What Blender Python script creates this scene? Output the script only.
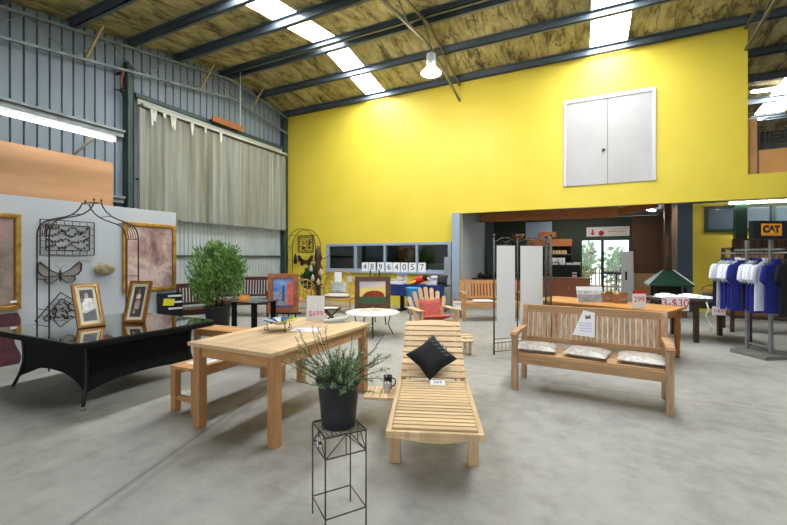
import bpy, bmesh, math, random
from mathutils import Vector, Matrix, Euler
R = math.radians
random.seed(7)
for o in list(bpy.data.objects): bpy.data.objects.remove(o)
S = bpy.context.scene
COL = S.collection

# ---------------------------------------------------------------- camera, world, exposure
cam = bpy.data.objects.new('camera', bpy.data.cameras.new('camera'))
COL.objects.link(cam); S.camera = cam
cam.location = (0, 0, 1.5); cam.rotation_euler = (R(90), 0, R(25.8))
cam.data.sensor_fit = 'HORIZONTAL'; cam.data.sensor_width = 36
cam.data.lens = 36 * 388 / 787
cam.data.shift_y = -5.5 / 787
cam.data.clip_start = .05
W = bpy.data.worlds.new('sky'); S.world = W; W.use_nodes = True
W.node_tree.nodes['Background'].inputs[0].default_value = (.90, .96, 1.0, 1)
W.node_tree.nodes['Background'].inputs[1].default_value = 2.9
SKYLIGHT = 25.0
S.view_settings.view_transform = 'Standard'; S.view_settings.look = 'None'
S.view_settings.gamma = 1; S.view_settings.use_curve_mapping = False
S.view_settings.exposure = 0.36

# ---------------------------------------------------------------- materials
def lin(c):
    return tuple((v/255/12.92 if v <= 10.3 else ((v/255+.055)/1.055)**2.4) for v in c)
def rgba(c): return (*lin(c), 1)
MATS = {}
def nodes(name):
    m = bpy.data.materials.new(name); m.use_nodes = True
    nt = m.node_tree
    return m, nt, nt.nodes['Principled BSDF'], nt.nodes.new, nt.links.new
def mat(name, c, rough=.6, metal=0, c2=None, scale=6, stretch=(1,1,1), detail=4, bump=0, lo=.35, hi=.65, island=0, emit=None, alpha=1, trans=0, coat=0, ior=None, spec=None):
    if name in MATS: return MATS[name]
    m, nt, b, N, L = nodes(name)
    b.inputs['Roughness'].default_value = rough; b.inputs['Metallic'].default_value = metal
    b.inputs['Alpha'].default_value = alpha; b.inputs['Transmission Weight'].default_value = trans
    b.inputs['Coat Weight'].default_value = coat
    if ior: b.inputs['IOR'].default_value = ior
    if spec is not None: b.inputs['Specular IOR Level'].default_value = spec
    b.inputs['Base Color'].default_value = rgba(c)
    out = None
    if c2 is not None:
        tc = N('ShaderNodeTexCoord'); mp = N('ShaderNodeMapping'); mp.inputs['Scale'].default_value = stretch
        nz = N('ShaderNodeTexNoise'); nz.inputs['Scale'].default_value = scale; nz.inputs['Detail'].default_value = detail
        L(tc.outputs['Object'], mp.inputs[0]); L(mp.outputs[0], nz.inputs['Vector'])
        rp = N('ShaderNodeValToRGB'); rp.color_ramp.elements[0].position = lo; rp.color_ramp.elements[1].position = hi
        rp.color_ramp.elements[0].color = rgba(c); rp.color_ramp.elements[1].color = rgba(c2)
        L(nz.outputs['Fac'], rp.inputs[0]); out = rp.outputs[0]
        if bump:
            bp = N('ShaderNodeBump'); bp.inputs['Strength'].default_value = bump; bp.inputs['Distance'].default_value = .02
            L(nz.outputs['Fac'], bp.inputs['Height']); L(bp.outputs[0], b.inputs['Normal'])
    if island:
        g = N('ShaderNodeNewGeometry'); hs = N('ShaderNodeHueSaturation'); mr = N('ShaderNodeMapRange')
        mr.inputs['To Min'].default_value = 1-island; mr.inputs['To Max'].default_value = 1+island
        L(g.outputs['Random Per Island'], mr.inputs[0]); L(mr.outputs[0], hs.inputs['Value'])
        if out: L(out, hs.inputs['Color'])
        else: hs.inputs['Color'].default_value = rgba(c)
        out = hs.outputs[0]
    if out: L(out, b.inputs['Base Color'])
    if emit:
        b.inputs['Emission Color'].default_value = rgba(c); b.inputs['Emission Strength'].default_value = emit
    MATS[name] = m
    return m
def wood(name, c, c2, axis=0, island=.17, rough=.55, scale=5):
    st = [9, 9, 9]; st[axis] = .7
    return mat(name, c, rough, c2=c2, scale=scale, stretch=st, detail=5, island=island, bump=.05, lo=.3, hi=.7)

yellow = mat('yellow_paint', (224,199,62), .5, c2=(227,203,70), scale=1.2)
corr = mat('blue_grey_sheet', (120,134,147), .5, c2=(132,144,155), scale=2.5, stretch=(1,1,.25))
palecorr = mat('pale_sheet', (160,168,170), .5, c2=(172,178,180), scale=2)
steel = mat('galvanised_steel', (150,158,160), .45, .3, c2=(120,128,130), scale=4)
darkgreen = mat('green_steel', (44,66,62), .5, c2=(54,76,72), scale=3)
purlin_m = mat('purlin_steel', (82,92,100), .4, .35, c2=(104,114,122), scale=2, stretch=(.3,1,1))
insul = None
glasslike = mat('black_glass', (14,20,20), .04, coat=1, ior=1.6, spec=.9)
blackwicker = mat('black_wicker', (8,9,9), .75, c2=(14,14,14), scale=160, bump=.3, spec=.2)
blackmetal = mat('black_iron', (30,30,30), .5, .4)
greyiron = mat('pewter_iron', (72,70,64), .5, .5, c2=(92,88,80), scale=30)
brownfr = mat('bronze_iron', (46,40,38), .55, .4, c2=(62,52,46), scale=40)
gold = mat('gold_leaf', (204,164,74), .35, .45, c2=(160,116,50), scale=8)
goldbrown = mat('gilt_brown', (158,104,54), .4, .2, c2=(124,76,36), scale=14)
white = mat('white_card', (238,238,240), .6)
ivory = mat('ivory_mount', (235,228,205), .6)
teakX = wood('teak_grain_along', (184,132,80), (208,160,106), 0)
teakY = wood('teak_grain_across', (192,142,88), (216,172,116), 1)
teakZ = wood('teak_grain_upright', (174,122,74), (200,150,98), 2, island=.16)
paleX = wood('pale_teak_along', (206,170,126), (226,196,154), 0)
paleY = wood('pale_teak_across', (206,170,126), (226,196,154), 1)
paleZ = wood('pale_teak_upright', (200,158,112), (220,186,142), 2)
benX = wood('bench_teak_along', (172,128,86), (196,156,112), 0)
benZ = wood('bench_teak_upright', (160,118,82), (204,172,136), 2, island=.16)
honeyX = wood('honey_pine_along', (170,112,44), (196,140,66), 0)
honeyZ = wood('honey_pine_upright', (150,90,36), (176,112,52), 2)
brownX = wood('mahogany_along', (72,36,30), (92,50,40), 0)
brownZ = wood('mahogany_upright', (68,34,28), (88,46,38), 2)
darkwood = wood('dark_stained_wood', (44,26,18), (64,40,26), 2)
orangewood = wood('orange_timber', (150,84,36), (184,112,54), 0)
cane = mat('cane', (170,118,66), .5, c2=(196,146,90), scale=30)
plywood = mat('plywood', (182,136,96), .6, c2=(194,148,106), scale=2, stretch=(1,.4,3))
partn = mat('partition_paint', (188,194,200), .6, c2=(182,188,194), scale=1)
bluepaint = mat('blue_grey_paint', (150,166,186), .5)
doorpaint = mat('door_grey', (186,182,179), .5, c2=(180,176,173), scale=2)
blackplastic = mat('black_plastic', (24,28,34), .45)
soil = mat('soil', (60,42,30), .95, c2=(36,26,20), scale=40)
leafbush = mat('bush_leaf', (72,112,48), .55, c2=(128,166,84), scale=9, island=.35)
leafrose = mat('rosemary_leaf', (84,112,68), .6, c2=(146,168,120), scale=12, island=.3)
leafdark = mat('dark_leaf', (40,84,36), .55, island=.3)
stemm = mat('woody_stem', (88,70,48), .8)
lampglow = mat('lamp_glow', (255,246,225), .4, emit=30)
tube_glow = mat('tube_glow', (255,252,246), .4, emit=30)
skyl = mat('skylight_sheet', (244,250,255), .5, emit=SKYLIGHT)
clear = mat('clear_plastic', (235,238,238), .15, trans=.6, alpha=.55)
redfab = mat('red_fabric', (178,70,66), .9, c2=(206,120,108), scale=60, lo=.45, hi=.6)
blackfab = mat('black_fabric', (12,13,18), .85, c2=(20,21,27), scale=60)
wrap = mat('plastic_wrapped_fabric', (196,190,178), .3, c2=(160,152,144), scale=26, lo=.4, hi=.62, bump=.4)
greyc = mat('grey_print', (120,120,118), .6, c2=(200,200,196), scale=7, stretch=(1,1,2))
redink = mat('red_ink', (196,30,36), .6)
pinkink = mat('pink_ink', (222,70,140), .6)
blackink = mat('black_ink', (30,30,36), .6)
blueink = mat('grey_blue_ink', (90,100,130), .6)

def floor_material():
    m, nt, b, N, L = nodes('concrete')
    tc = N('ShaderNodeTexCoord'); L0 = tc.outputs['Object']
    n1 = N('ShaderNodeTexNoise'); n1.inputs['Scale'].default_value = .55; n1.inputs['Detail'].default_value = 8; n1.inputs['Roughness'].default_value = .62
    n2 = N('ShaderNodeTexNoise'); n2.inputs['Scale'].default_value = 5; n2.inputs['Detail'].default_value = 7; n2.inputs['Roughness'].default_value = .7
    L(L0, n1.inputs['Vector']); L(L0, n2.inputs['Vector'])
    mx = N('ShaderNodeMath'); mx.operation = 'MULTIPLY_ADD'; mx.inputs[1].default_value = .45
    m2 = N('ShaderNodeMath'); m2.operation = 'MULTIPLY'; m2.inputs[1].default_value = .55
    L(n1.outputs['Fac'], m2.inputs[0]); L(n2.outputs['Fac'], mx.inputs[0]); L(m2.outputs[0], mx.inputs[2])
    rp = N('ShaderNodeValToRGB'); e = rp.color_ramp.elements
    e[0].position = .36; e[0].color = rgba((132,130,124)); e[1].position = .64; e[1].color = rgba((176,174,168))
    k = e.new(.5); k.color = rgba((160,158,152))
    L(mx.outputs[0], rp.inputs[0])
    # saw-cut joints: one across the hall, one running towards the front
    sp = N('ShaderNodeSeparateXYZ'); L(L0, sp.inputs[0])
    def mth(op, a, v, c=None):
        q = N('ShaderNodeMath'); q.operation = op
        for i, z in enumerate((a, v)):
            if isinstance(z, (int, float)): q.inputs[i].default_value = z
            else: L(z, q.inputs[i])
        return q.outputs[0]
    j1 = mth('ABSOLUTE', mth('SUBTRACT', sp.outputs['Y'], 5.0), 0)
    j2 = mth('ABSOLUTE', mth('ADD', mth('ADD', sp.outputs['X'], mth('MULTIPLY', sp.outputs['Y'], .31)), 2.21), 0)
    j3 = mth('ABSOLUTE', mth('ADD', mth('ADD', sp.outputs['X'], mth('MULTIPLY', sp.outputs['Y'], .31)), 2.12), 0)
    wob = mth('MULTIPLY', n2.outputs['Fac'], .02)
    d = mth('MINIMUM', mth('ADD', j1, .001), j2)
    mask = mth('LESS_THAN', d, wob); mask2 = mth('LESS_THAN', d, .007)
    f1 = mth('MULTIPLY', mask2, .6); f2 = mth('MULTIPLY', mth('LESS_THAN', mth('MINIMUM', j3, j2), .035), .16)
    ff = mth('MAXIMUM', f1, f2)
    mc = N('ShaderNodeMix'); mc.data_type = 'RGBA'; L(ff, mc.inputs[0]); L(rp.outputs[0], mc.inputs[6]); mc.inputs[7].default_value = rgba((70,66,60))
    # small dark oil spots
    vz = N('ShaderNodeTexNoise'); vz.inputs['Scale'].default_value = 1.7; vz.inputs['Detail'].default_value = 3; L(L0, vz.inputs['Vector'])
    sr = N('ShaderNodeMapRange'); sr.inputs[1].default_value = .66; sr.inputs[2].default_value = .8; sr.inputs[4].default_value = .3; L(vz.outputs['Fac'], sr.inputs[0])
    mo = N('ShaderNodeMix'); mo.data_type = 'RGBA'; L(sr.outputs[0], mo.inputs[0]); L(mc.outputs[2], mo.inputs[6]); mo.inputs[7].default_value = rgba((104,100,92))
    L(mo.outputs[2], b.inputs['Base Color'])
    rr = N('ShaderNodeMapRange'); rr.inputs[3].default_value = .38; rr.inputs[4].default_value = .62; L(n1.outputs['Fac'], rr.inputs[0]); L(rr.outputs[0], b.inputs['Roughness'])
    b.inputs['Specular IOR Level'].default_value = .35
    return m
def insulation_material():
    m, nt, b, N, L = nodes('foil_insulation')
    tc = N('ShaderNodeTexCoord'); mp = N('ShaderNodeMapping'); mp.inputs['Scale'].default_value = (2.2, .7, 1); L(tc.outputs['Object'], mp.inputs[0])
    n1 = N('ShaderNodeTexNoise'); n1.inputs['Scale'].default_value = 1.6; n1.inputs['Detail'].default_value = 9; n1.inputs['Roughness'].default_value = .72; L(mp.outputs[0], n1.inputs['Vector'])
    rp = N('ShaderNodeValToRGB'); e = rp.color_ramp.elements
    e[0].position = .36; e[0].color = rgba((70,64,42)); e[1].position = .62; e[1].color = rgba((190,177,122)); k = e.new(.47); k.color = rgba((150,137,88))
    L(n1.outputs['Fac'], rp.inputs[0])
    # torn seams running down the slope
    mp2 = N('ShaderNodeMapping'); mp2.inputs['Scale'].default_value = (.85, .16, 1); L(tc.outputs['Object'], mp2.inputs[0])
    n2 = N('ShaderNodeTexNoise'); n2.inputs['Scale'].default_value = 2.6; n2.inputs['Detail'].default_value = 6; L(mp2.outputs[0], n2.inputs['Vector'])
    a = N('ShaderNodeMath'); a.operation = 'SUBTRACT'; a.inputs[1].default_value = .5; L(n2.outputs['Fac'], a.inputs[0])
    ab = N('ShaderNodeMath'); ab.operation = 'ABSOLUTE'; L(a.outputs[0], ab.inputs[0])
    mr = N('ShaderNodeMapRange'); mr.inputs[1].default_value = 0; mr.inputs[2].default_value = .02; mr.inputs[3].default_value = .75; mr.inputs[4].default_value = 0; L(ab.outputs[0], mr.inputs[0])
    mc = N('ShaderNodeMix'); mc.data_type = 'RGBA'; L(mr.outputs[0], mc.inputs[0]); L(rp.outputs[0], mc.inputs[6]); mc.inputs[7].default_value = rgba((46,40,26))
    L(mc.outputs[2], b.inputs['Base Color']); b.inputs['Roughness'].default_value = .75
    bp = N('ShaderNodeBump'); bp.inputs['Strength'].default_value = .6; bp.inputs['Distance'].default_value = .06; L(n1.outputs['Fac'], bp.inputs['Height']); L(bp.outputs[0], b.inputs['Normal'])
    return m
concrete = floor_material(); insul = insulation_material()

def painting_material(name, cols, scale=3, seed=0):
    m, nt, b, N, L = nodes(name)
    tc = N('ShaderNodeTexCoord'); mp = N('ShaderNodeMapping'); mp.inputs['Location'].default_value = (seed, seed*.7, seed*1.3); L(tc.outputs['Object'], mp.inputs[0])
    n1 = N('ShaderNodeTexNoise'); n1.inputs['Scale'].default_value = scale; n1.inputs['Detail'].default_value = 10; n1.inputs['Roughness'].default_value = .68; n1.inputs['Distortion'].default_value = .4; L(mp.outputs[0], n1.inputs['Vector'])
    rp = N('ShaderNodeValToRGB'); e = rp.color_ramp.elements
    n = len(cols)
    e[0].position = .3; e[0].color = rgba(cols[0]); e[1].position = .72; e[1].color = rgba(cols[-1])
    for i in range(1, n-1):
        k = e.new(.3+.42*i/(n-1)); k.color = rgba(cols[i])
    L(n1.outputs['Fac'], rp.inputs[0]); L(rp.outputs[0], b.inputs['Base Color']); b.inputs['Roughness'].default_value = .5
    return m

# ---------------------------------------------------------------- mesh helpers
class MB:
    def __init__(s): s.v = []; s.f = []; s.m = []; s.i = 0; s.sm = []
    def add(s, vs, fs, smooth=False):
        k = len(s.v); s.v += [tuple(v) for v in vs]
        for f in fs: s.f.append([k+i for i in f]); s.m.append(s.i); s.sm.append(smooth)
        return s
    def slot(s, i): s.i = i; return s
    def box(s, c, d, rot=None):
        x, y, z = d[0]/2, d[1]/2, d[2]/2
        vs = [Vector(p) for p in ((-x,-y,-z),(x,-y,-z),(x,y,-z),(-x,y,-z),(-x,-y,z),(x,-y,z),(x,y,z),(-x,y,z))]
        if rot is not None:
            M = Euler(rot).to_matrix() if not isinstance(rot, Matrix) else rot
            vs = [M @ v for v in vs]
        c = Vector(c)
        return s.add([v+c for v in vs], [(0,3,2,1),(4,5,6,7),(0,1,5,4),(1,2,6,5),(2,3,7,6),(3,0,4,7)])
    def b2(s, lo, hi): return s.box([(a+b)/2 for a, b in zip(lo, hi)], [b-a for a, b in zip(lo, hi)])
    def bar(s, p, q, w, h, up=(0,0,1)):
        p, q = Vector(p), Vector(q); d = (q-p); l = d.length; d.normalize(); u = Vector(up)
        if abs(d.dot(u)) > .98: u = Vector((0,1,0))
        sx = d.cross(u).normalized(); uz = sx.cross(d).normalized()
        vs = []
        for e in (p, q):
            for a, b in ((-1,-1),(1,-1),(1,1),(-1,1)): vs.append(e+sx*a*w/2+uz*b*h/2)
        return s.add(vs, [(0,1,2,3),(7,6,5,4),(0,4,5,1),(1,5,6,2),(2,6,7,3),(3,7,4,0)])
    def tube(s, pts, r, n=8, closed=False, caps=True):
        pts = [Vector(p) for p in pts]; m = len(pts); rr = r if isinstance(r, (list, tuple)) else [r]*m
        vs = []; prev = None
        for i, p in enumerate(pts):
            a = pts[(i-1) % m] if (closed or i) else p; b = pts[(i+1) % m] if (closed or i < m-1) else p
            t = (b-a).normalized() if (b-a).length > 1e-9 else Vector((0,0,1))
            if prev is None:
                u = Vector((0,0,1)) if abs(t.z) < .9 else Vector((1,0,0)); prev = t.cross(u).normalized()
            prev = (prev - t*prev.dot(t)).normalized(); w = t.cross(prev)
            for k in range(n):
                A = 2*math.pi*k/n; vs.append(p+(prev*math.cos(A)+w*math.sin(A))*rr[i])
        fs = []
        for i in range(m if closed else m-1):
            j = (i+1) % m
            for k in range(n):
                l = (k+1) % n; fs.append((i*n+k, i*n+l, j*n+l, j*n+k))
        if not closed and caps: fs.append(tuple(range(n-1,-1,-1))); fs.append(tuple((m-1)*n+k for k in range(n)))
        return s.add(vs, fs, True)
    def lathe(s, prof, n=28, c=(0,0,0), sx=1, sy=1):
        vs = []; m = len(prof)
        for r, z in prof:
            for k in range(n):
                A = 2*math.pi*k/n; vs.append((c[0]+r*sx*math.cos(A), c[1]+r*sy*math.sin(A), c[2]+z))
        fs = []
        for i in range(m-1):
            for k in range(n):
                l = (k+1) % n; fs.append((i*n+k, i*n+l, (i+1)*n+l, (i+1)*n+k))
        fs.append(tuple(range(n-1,-1,-1))); fs.append(tuple((m-1)*n+k for k in range(n)))
        return s.add(vs, fs, True)
    def prism(s, pts, o, ux, uy, t):
        o, ux, uy = Vector(o), Vector(ux), Vector(uy); nrm = ux.cross(uy).normalized()*t; n = len(pts)
        vs = [o+ux*a+uy*b for a, b in pts]; vs += [v+nrm for v in vs]
        fs = [tuple(range(n-1,-1,-1)), tuple(range(n, 2*n))] + [(i, (i+1) % n, (i+1) % n+n, i+n) for i in range(n)]
        return s.add(vs, fs)
    def strip(s, top, bot, o, ux, uy, t):
        """panel between two polylines sampled at the same places"""
        for k in range(len(top)-1):
            s.prism([bot[k], bot[k+1], top[k+1], top[k]], o, ux, uy, t)
        return s
    def pillow(s, w, h, t, M, n=10, pinch=.12):
        M = Matrix(M) if not isinstance(M, Matrix) else M
        for sg in (1, -1):
            vs = []; fs = []
            for i in range(n+1):
                for j in range(n+1):
                    u, v = 2*i/n-1, 2*j/n-1
                    e = max(0, (1-u**4)*(1-v**4))**.5
                    k = 1-pinch*(1-abs(u*v))*max(abs(u), abs(v))**3
                    vs.append(M @ Vector((u*w/2*k, v*h/2*k, sg*t/2*e)))
            for i in range(n):
                for j in range(n):
                    q = (i*(n+1)+j, (i+1)*(n+1)+j, (i+1)*(n+1)+j+1, i*(n+1)+j+1)
                    fs.append(q if sg > 0 else q[::-1])
            s.add(vs, fs, True)
        return s
    def build(s, name, mats, parent=None, bevel=0, loc=None, rz=0, weld=False):
        me = bpy.data.meshes.new(name); me.from_pydata(s.v, [], s.f)
        for m in (mats if isinstance(mats, (list, tuple)) else [mats]): me.materials.append(m)
        me.polygons.foreach_set('material_index', s.m); me.polygons.foreach_set('use_smooth', s.sm)
        bm = bmesh.new(); bm.from_mesh(me)
        if weld: bmesh.ops.remove_doubles(bm, verts=bm.verts, dist=1e-4)
        bmesh.ops.recalc_face_normals(bm, faces=bm.faces); bm.to_mesh(me); bm.free()
        me.update()
        o = bpy.data.objects.new(name, me); COL.objects.link(o)
        if parent: o.parent = parent
        if loc: o.location = loc
        o.rotation_euler.z = rz
        if bevel:
            b = o.modifiers.new('soft_edges', 'BEVEL'); b.width = bevel; b.segments = 2; b.limit_method = 'ANGLE'; b.angle_limit = R(50)
        return o
def tag(o, label, cat, group=None, kind=None):
    o['label'] = label; o['category'] = cat
    if group: o['group'] = group
    if kind: o['kind'] = kind
    return o
def thing(name, label, cat, loc=(0,0,0), rz=0, group=None):
    o = bpy.data.objects.new(name, None); COL.objects.link(o); o.location = loc; o.rotation_euler.z = rz
    o.empty_display_size = .1
    return tag(o, label, cat, group)
def struct(mb, name, m, label, bevel=0, parent=None):
    o = mb.build(name, m, parent, bevel)
    if parent is None: o['kind'] = 'structure'; o['label'] = label; o['category'] = name.split('_')[0]
    return o
def dup(o, loc, rz, label, group=None):
    c = o.copy(); COL.objects.link(c); c.location = loc; c.rotation_euler.z = rz; c['label'] = label
    if group: c['group'] = group
    for ch in [x for x in bpy.data.objects if x.parent == o]:
        d = ch.copy(); COL.objects.link(d); d.parent = c
        for g in [x for x in bpy.data.objects if x.parent == ch]:
            e = g.copy(); COL.objects.link(e); e.parent = d
    return c
def text(name, body, size, m, parent, loc, rot, extrude=.0006, bold=0, align='CENTER'):
    cu = bpy.data.curves.new(name, 'FONT'); cu.body = body; cu.size = size; cu.extrude = extrude; cu.offset = bold if body == 'CAT' else 0
    cu.align_x = align; cu.align_y = 'CENTER'; cu.materials.append(m)
    tmp = bpy.data.objects.new(name, cu); COL.objects.link(tmp)
    me = bpy.data.meshes.new_from_object(tmp.evaluated_get(bpy.context.evaluated_depsgraph_get()))
    bpy.data.objects.remove(tmp); bpy.data.curves.remove(cu)
    o = bpy.data.objects.new(name, me); COL.objects.link(o); o.parent = parent; o.location = loc; o.rotation_euler = rot
    return o
def frame_mb(w, h, t, d, lean=None):
    """a picture frame in the xz plane, front towards -y, foot at z=0"""
    mb = MB()
    for pts in ([(-w/2,0),(w/2,0),(w/2-t,t),(-w/2+t,t)], [(-w/2,h),(-w/2+t,h-t),(w/2-t,h-t),(w/2,h)], [(-w/2,0),(-w/2+t,t),(-w/2+t,h-t),(-w/2,h)], [(w/2,0),(w/2,h),(w/2-t,h-t),(w/2-t,t)]):
        mb.prism(pts, (0,-d/2,0), (1,0,0), (0,0,1), -d)
    return mb

# ---------------------------------------------------------------- structure: hall
RY, RZ, SL = 8.3, 6.98, .152
def rz_(y): return RZ - SL*abs(y-RY)
XL, YB, YF, XR, YE = -9.54, 10.8, -5.0, 6.6, 17.0
struct(MB().b2((XL-.1, YF, -.1), (XR, YE+.1, 0)), 'floor', concrete, 'worn grey concrete floor of the hall')
# unseen front and right walls closing off sky fill; front doorway sized for light
w = MB(); w.b2((XL-.1,YF-.1,0),(-2.6,YF,rz_(YF))); w.b2((3.4,YF-.1,0),(XR,YF,rz_(YF))); w.b2((-2.6,YF-.1,3.8),(3.4,YF,rz_(YF)))
struct(w, 'wall_front', corr, 'unseen front wall of the hall with a doorway sized for fill light')
w = MB(); w.add([(XR,YF,0),(XR,YB+6.2,0),(XR,YB+6.2,rz_(YB+6.2)),(XR,RY,RZ),(XR,YF,rz_(YF)),(XR+.1,YF,0),(XR+.1,YB+6.2,0),(XR+.1,YB+6.2,rz_(YB+6.2)),(XR+.1,RY,RZ),(XR+.1,YF,rz_(YF))],[(0,1,2,3,4),(9,8,7,6,5),(0,5,6,1),(1,6,7,2),(2,7,8,3),(3,8,9,4),(4,9,5,0)])
struct(w, 'wall_right', corr, 'right wall of the hall')
# corrugated left wall
def corrugated(y0, y1, x, period, h, top, z0=0, rib=.045):
    mb = MB(); y = y0; prof = []
    while y < y1-1e-6:
        prof += [(y, x), (y+period-2*rib, x), (y+period-1.5*rib, x+h), (y+period-.5*rib, x+h)]; y += period
    prof.append((y1, x)); prof = [p for p in prof if p[0] <= y1+1e-6]
    vs = []; fs = []
    for yy, xx in prof: vs += [(xx, yy, z0), (xx, yy, top(yy))]
    for i in range(len(prof)-1): fs.append((2*i, 2*i+2, 2*i+3, 2*i+1))
    return mb.add(vs, fs)
struct(corrugated(YF, YB+.1, XL, .2, -.06, lambda y: rz_(y)+.02, rib=.017), 'wall_left', corr, 'blue grey corrugated steel gable wall')
struct(corrugated(5.58, 10.52, XL+.04, .12, .02, lambda y: 5.15, rib=.025), 'door_2', palecorr, 'pale corrugated sliding door in the left wall')
# girts
g = MB()
for z in (4.35, 2.85, 1.4): g.b2((XL+.01, YF, z-.12), (XL+.13, 5.3, z+.02)); g.b2((XL+.13, YF, z-.02), (XL+.2, 5.3, z+.03))
struct(g, 'trim_1', steel, 'steel girts along the left wall')
g = MB()
for z in (3.35, 1.53): g.b2((XL+.07, 5.6, z-.03), (XL+.11, 10.5, z+.02))
struct(g, 'trim_2', darkgreen, 'thin rails across the sliding door')
g = MB(); g.b2((XL+.02, 5.56, 5.26), (XL+.16, 10.55, 5.36)); struct(g, 'trim_3', darkgreen, 'dark track above the sliding door')
# posts
def hpost(name, x0, x1, y0, y1, h, label):
    mb = MB(); t = .02
    mb.b2((x0,y0,0),(x1,y0+t,h)); mb.b2((x0,y1-t,0),(x1,y1,h)); mb.b2(((x0+x1)/2-t/2,y0,0),((x0+x1)/2+t/2,y1,h)); mb.b2((x1-t,y0,0),(x1,y1,h))
    struct(mb, name, darkgreen, label)
hpost('column_left', XL+.02, XL+.18, 5.34, 5.5, 5.98, 'dark green steel column halfway along the left wall')
hpost('column_corner', XL+.02, XL+.16, 10.56, 10.78, 6.5, 'dark green steel column in the back left corner')
# yellow back wall
w = MB(); y0, y1 = YB, YB+.12; wx0, wx1, wz0, wz1 = -7.72, -3.36, 1.03, 1.94
def top(x0, x1, z0):
    w.b2((x0, y0, z0), (x1, y1, rz_(YB)))
w.b2((XL, y0, 0), (wx0, y1, rz_(YB))); w.b2((wx0, y0, 0), (wx1, y1, wz0)); w.b2((wx0, y0, wz1), (wx1, y1, rz_(YB)))
w.b2((wx1, y0, 0), (-3.07, y1, rz_(YB))); w.b2((-3.07, y0, 2.745), (3.22, y1, rz_(YB))); w.b2((3.22, y0, 2.745), (XR, y1, 3.27))
struct(w, 'wall_back', yellow, 'tall bright yellow back wall of the hall')
# blue jamb
struct(MB().b2((-3.29, 10.6, 0), (-3.07, 10.795, 2.742)), 'column_jamb', bluepaint, 'pale blue grey jamb where the yellow wall opens', .004)
# roof: insulation between skylights
def slope(x0, x1, ya, yb, dz=0, t=.08):
    return [(x0,ya,rz_(ya)+dz),(x1,ya,rz_(ya)+dz),(x1,yb,rz_(yb)+dz),(x0,yb,rz_(yb)+dz)]
SKY = [(-6.12,-5.45),(.2,.98)]
c = MB()
def roofpiece(mb, x0, x1, ya, yb, dz=0, t=.06):
    a = slope(x0,x1,ya,yb,dz); b = [(x,y,z+t) for x,y,z in a]
    mb.add(a+b, [(0,1,2,3),(7,6,5,4),(0,4,5,1),(1,5,6,2),(2,6,7,3),(3,7,4,0)])
for x0, x1 in ((XL-.1,SKY[0][0]),(SKY[0][1],SKY[1][0]),(SKY[1][1],4.8),(5.5,XR)):
    roofpiece(c, x0, x1, YF, RY); roofpiece(c, x0, x1, RY, YE)
roofpiece(c, 4.8, 5.5, YF, RY); roofpiece(c, 4.8, 5.5, RY, 13.4); roofpiece(c, 4.8, 5.5, 15.6, YE)
for x0, x1 in SKY: roofpiece(c, x0, x1, YB, YE); roofpiece(c, x0, x1, YF, 2.2)
struct(c, 'ceiling', insul, 'yellow brown insulation under the pitched roof')
PUR = [(10.68,.16),(9.42,.16),(8.22,.2),(8.02,.12),(6.6,.18),(5.45,.16),(4.3,.16),(3.15,.16),(2.0,.16),(.85,.16),(-.3,.16),(12.0,.16),(13.2,.16),(14.5,.16),(15.7,.16)]
for k, (ya, yb, xa) in enumerate(((2.2,8.3,0),(8.3,10.8,0),(2.2,8.3,1),(8.3,10.8,1))):
    m = MB(); roofpiece(m, *SKY[xa], ya, yb, .03, .02)
    struct(m, 'window_%d' % (k+3), skyl, 'bright translucent skylight strip in the roof')
m = MB(); roofpiece(m, 4.8, 5.5, 13.4, 15.6, .03, .02); struct(m, 'window_7', skyl, 'skylight over the far mezzanine')
for k, (y, h) in enumerate(PUR):
    m = MB(); z = rz_(y)-.005
    m.b2((XL+.02, y-.012, z-h), (XR, y+.012, z)); m.b2((XL+.02, y-.012, z-h), (XR, y+.075, z-h+.014)); m.b2((XL+.02, y-.075, z-.014), (XR, y, z))
    struct(m, 'trim_%d' % (k+4), purlin_m, 'steel roof purlin')
# lattice trusses parallel to the gable
def truss(name, x, y0, y1, label, m, dep=.6, r=.022):
    t = MB()
    ys = [y0] + ([RY] if y0 < RY < y1 else []) + [y1]
    off = .22
    for a, b in zip(ys, ys[1:]):
        t.bar((x,a,rz_(a)-off), (x,b,rz_(b)-off), .05, .05); t.bar((x,a,rz_(a)-off-dep), (x,b,rz_(b)-off-dep), .05, .05)
    y = y1-.15; up = True
    while y > y0+.7:
        a, b = (y, y-.7); zt = lambda q: rz_(q)-off; zb = lambda q: rz_(q)-off-dep
        t.tube([(x,a,zt(a) if up else zb(a)),(x,b,zb(b) if up else zt(b))], .014, 6); up = not up; y -= .7
    struct(t, name, m, label)
trussm = mat('truss_steel', (112,106,84), .5, .2)
truss('beam_gable', XL+.2, YF, 10.7, 'open web truss against the left gable wall', steel, .55)
truss('beam_middle', -3.1, 1.0, 10.75, 'open web roof truss above the middle of the hall', trussm, .45)
truss('beam_right', 3.17, 1.0, 10.75, 'open web roof truss at the right end of the yellow wall', trussm, .45)
br = MB()
for y in (4.5, 7.2, 9.0): br.bar((XL+.24, y, rz_(y)-.75), (XL+.62, y+.12, rz_(y)-.12), .05, .02)
struct(br, 'trim_30', mat('pale_timber', (168,150,104), .6), 'short pale braces between truss and purlins')
# display partition and plywood behind it
struct(MB().b2((-7.27, YF, 0), (-7.2, 5.03, 2.37)), 'partition_display', partn, 'light grey display partition', .004)
struct(MB().b2((-8.12, YF, 0), (-8.1, 4.37, 3.31)), 'partition_plywood', plywood, 'orange plywood sheet behind the display partition')
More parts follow.
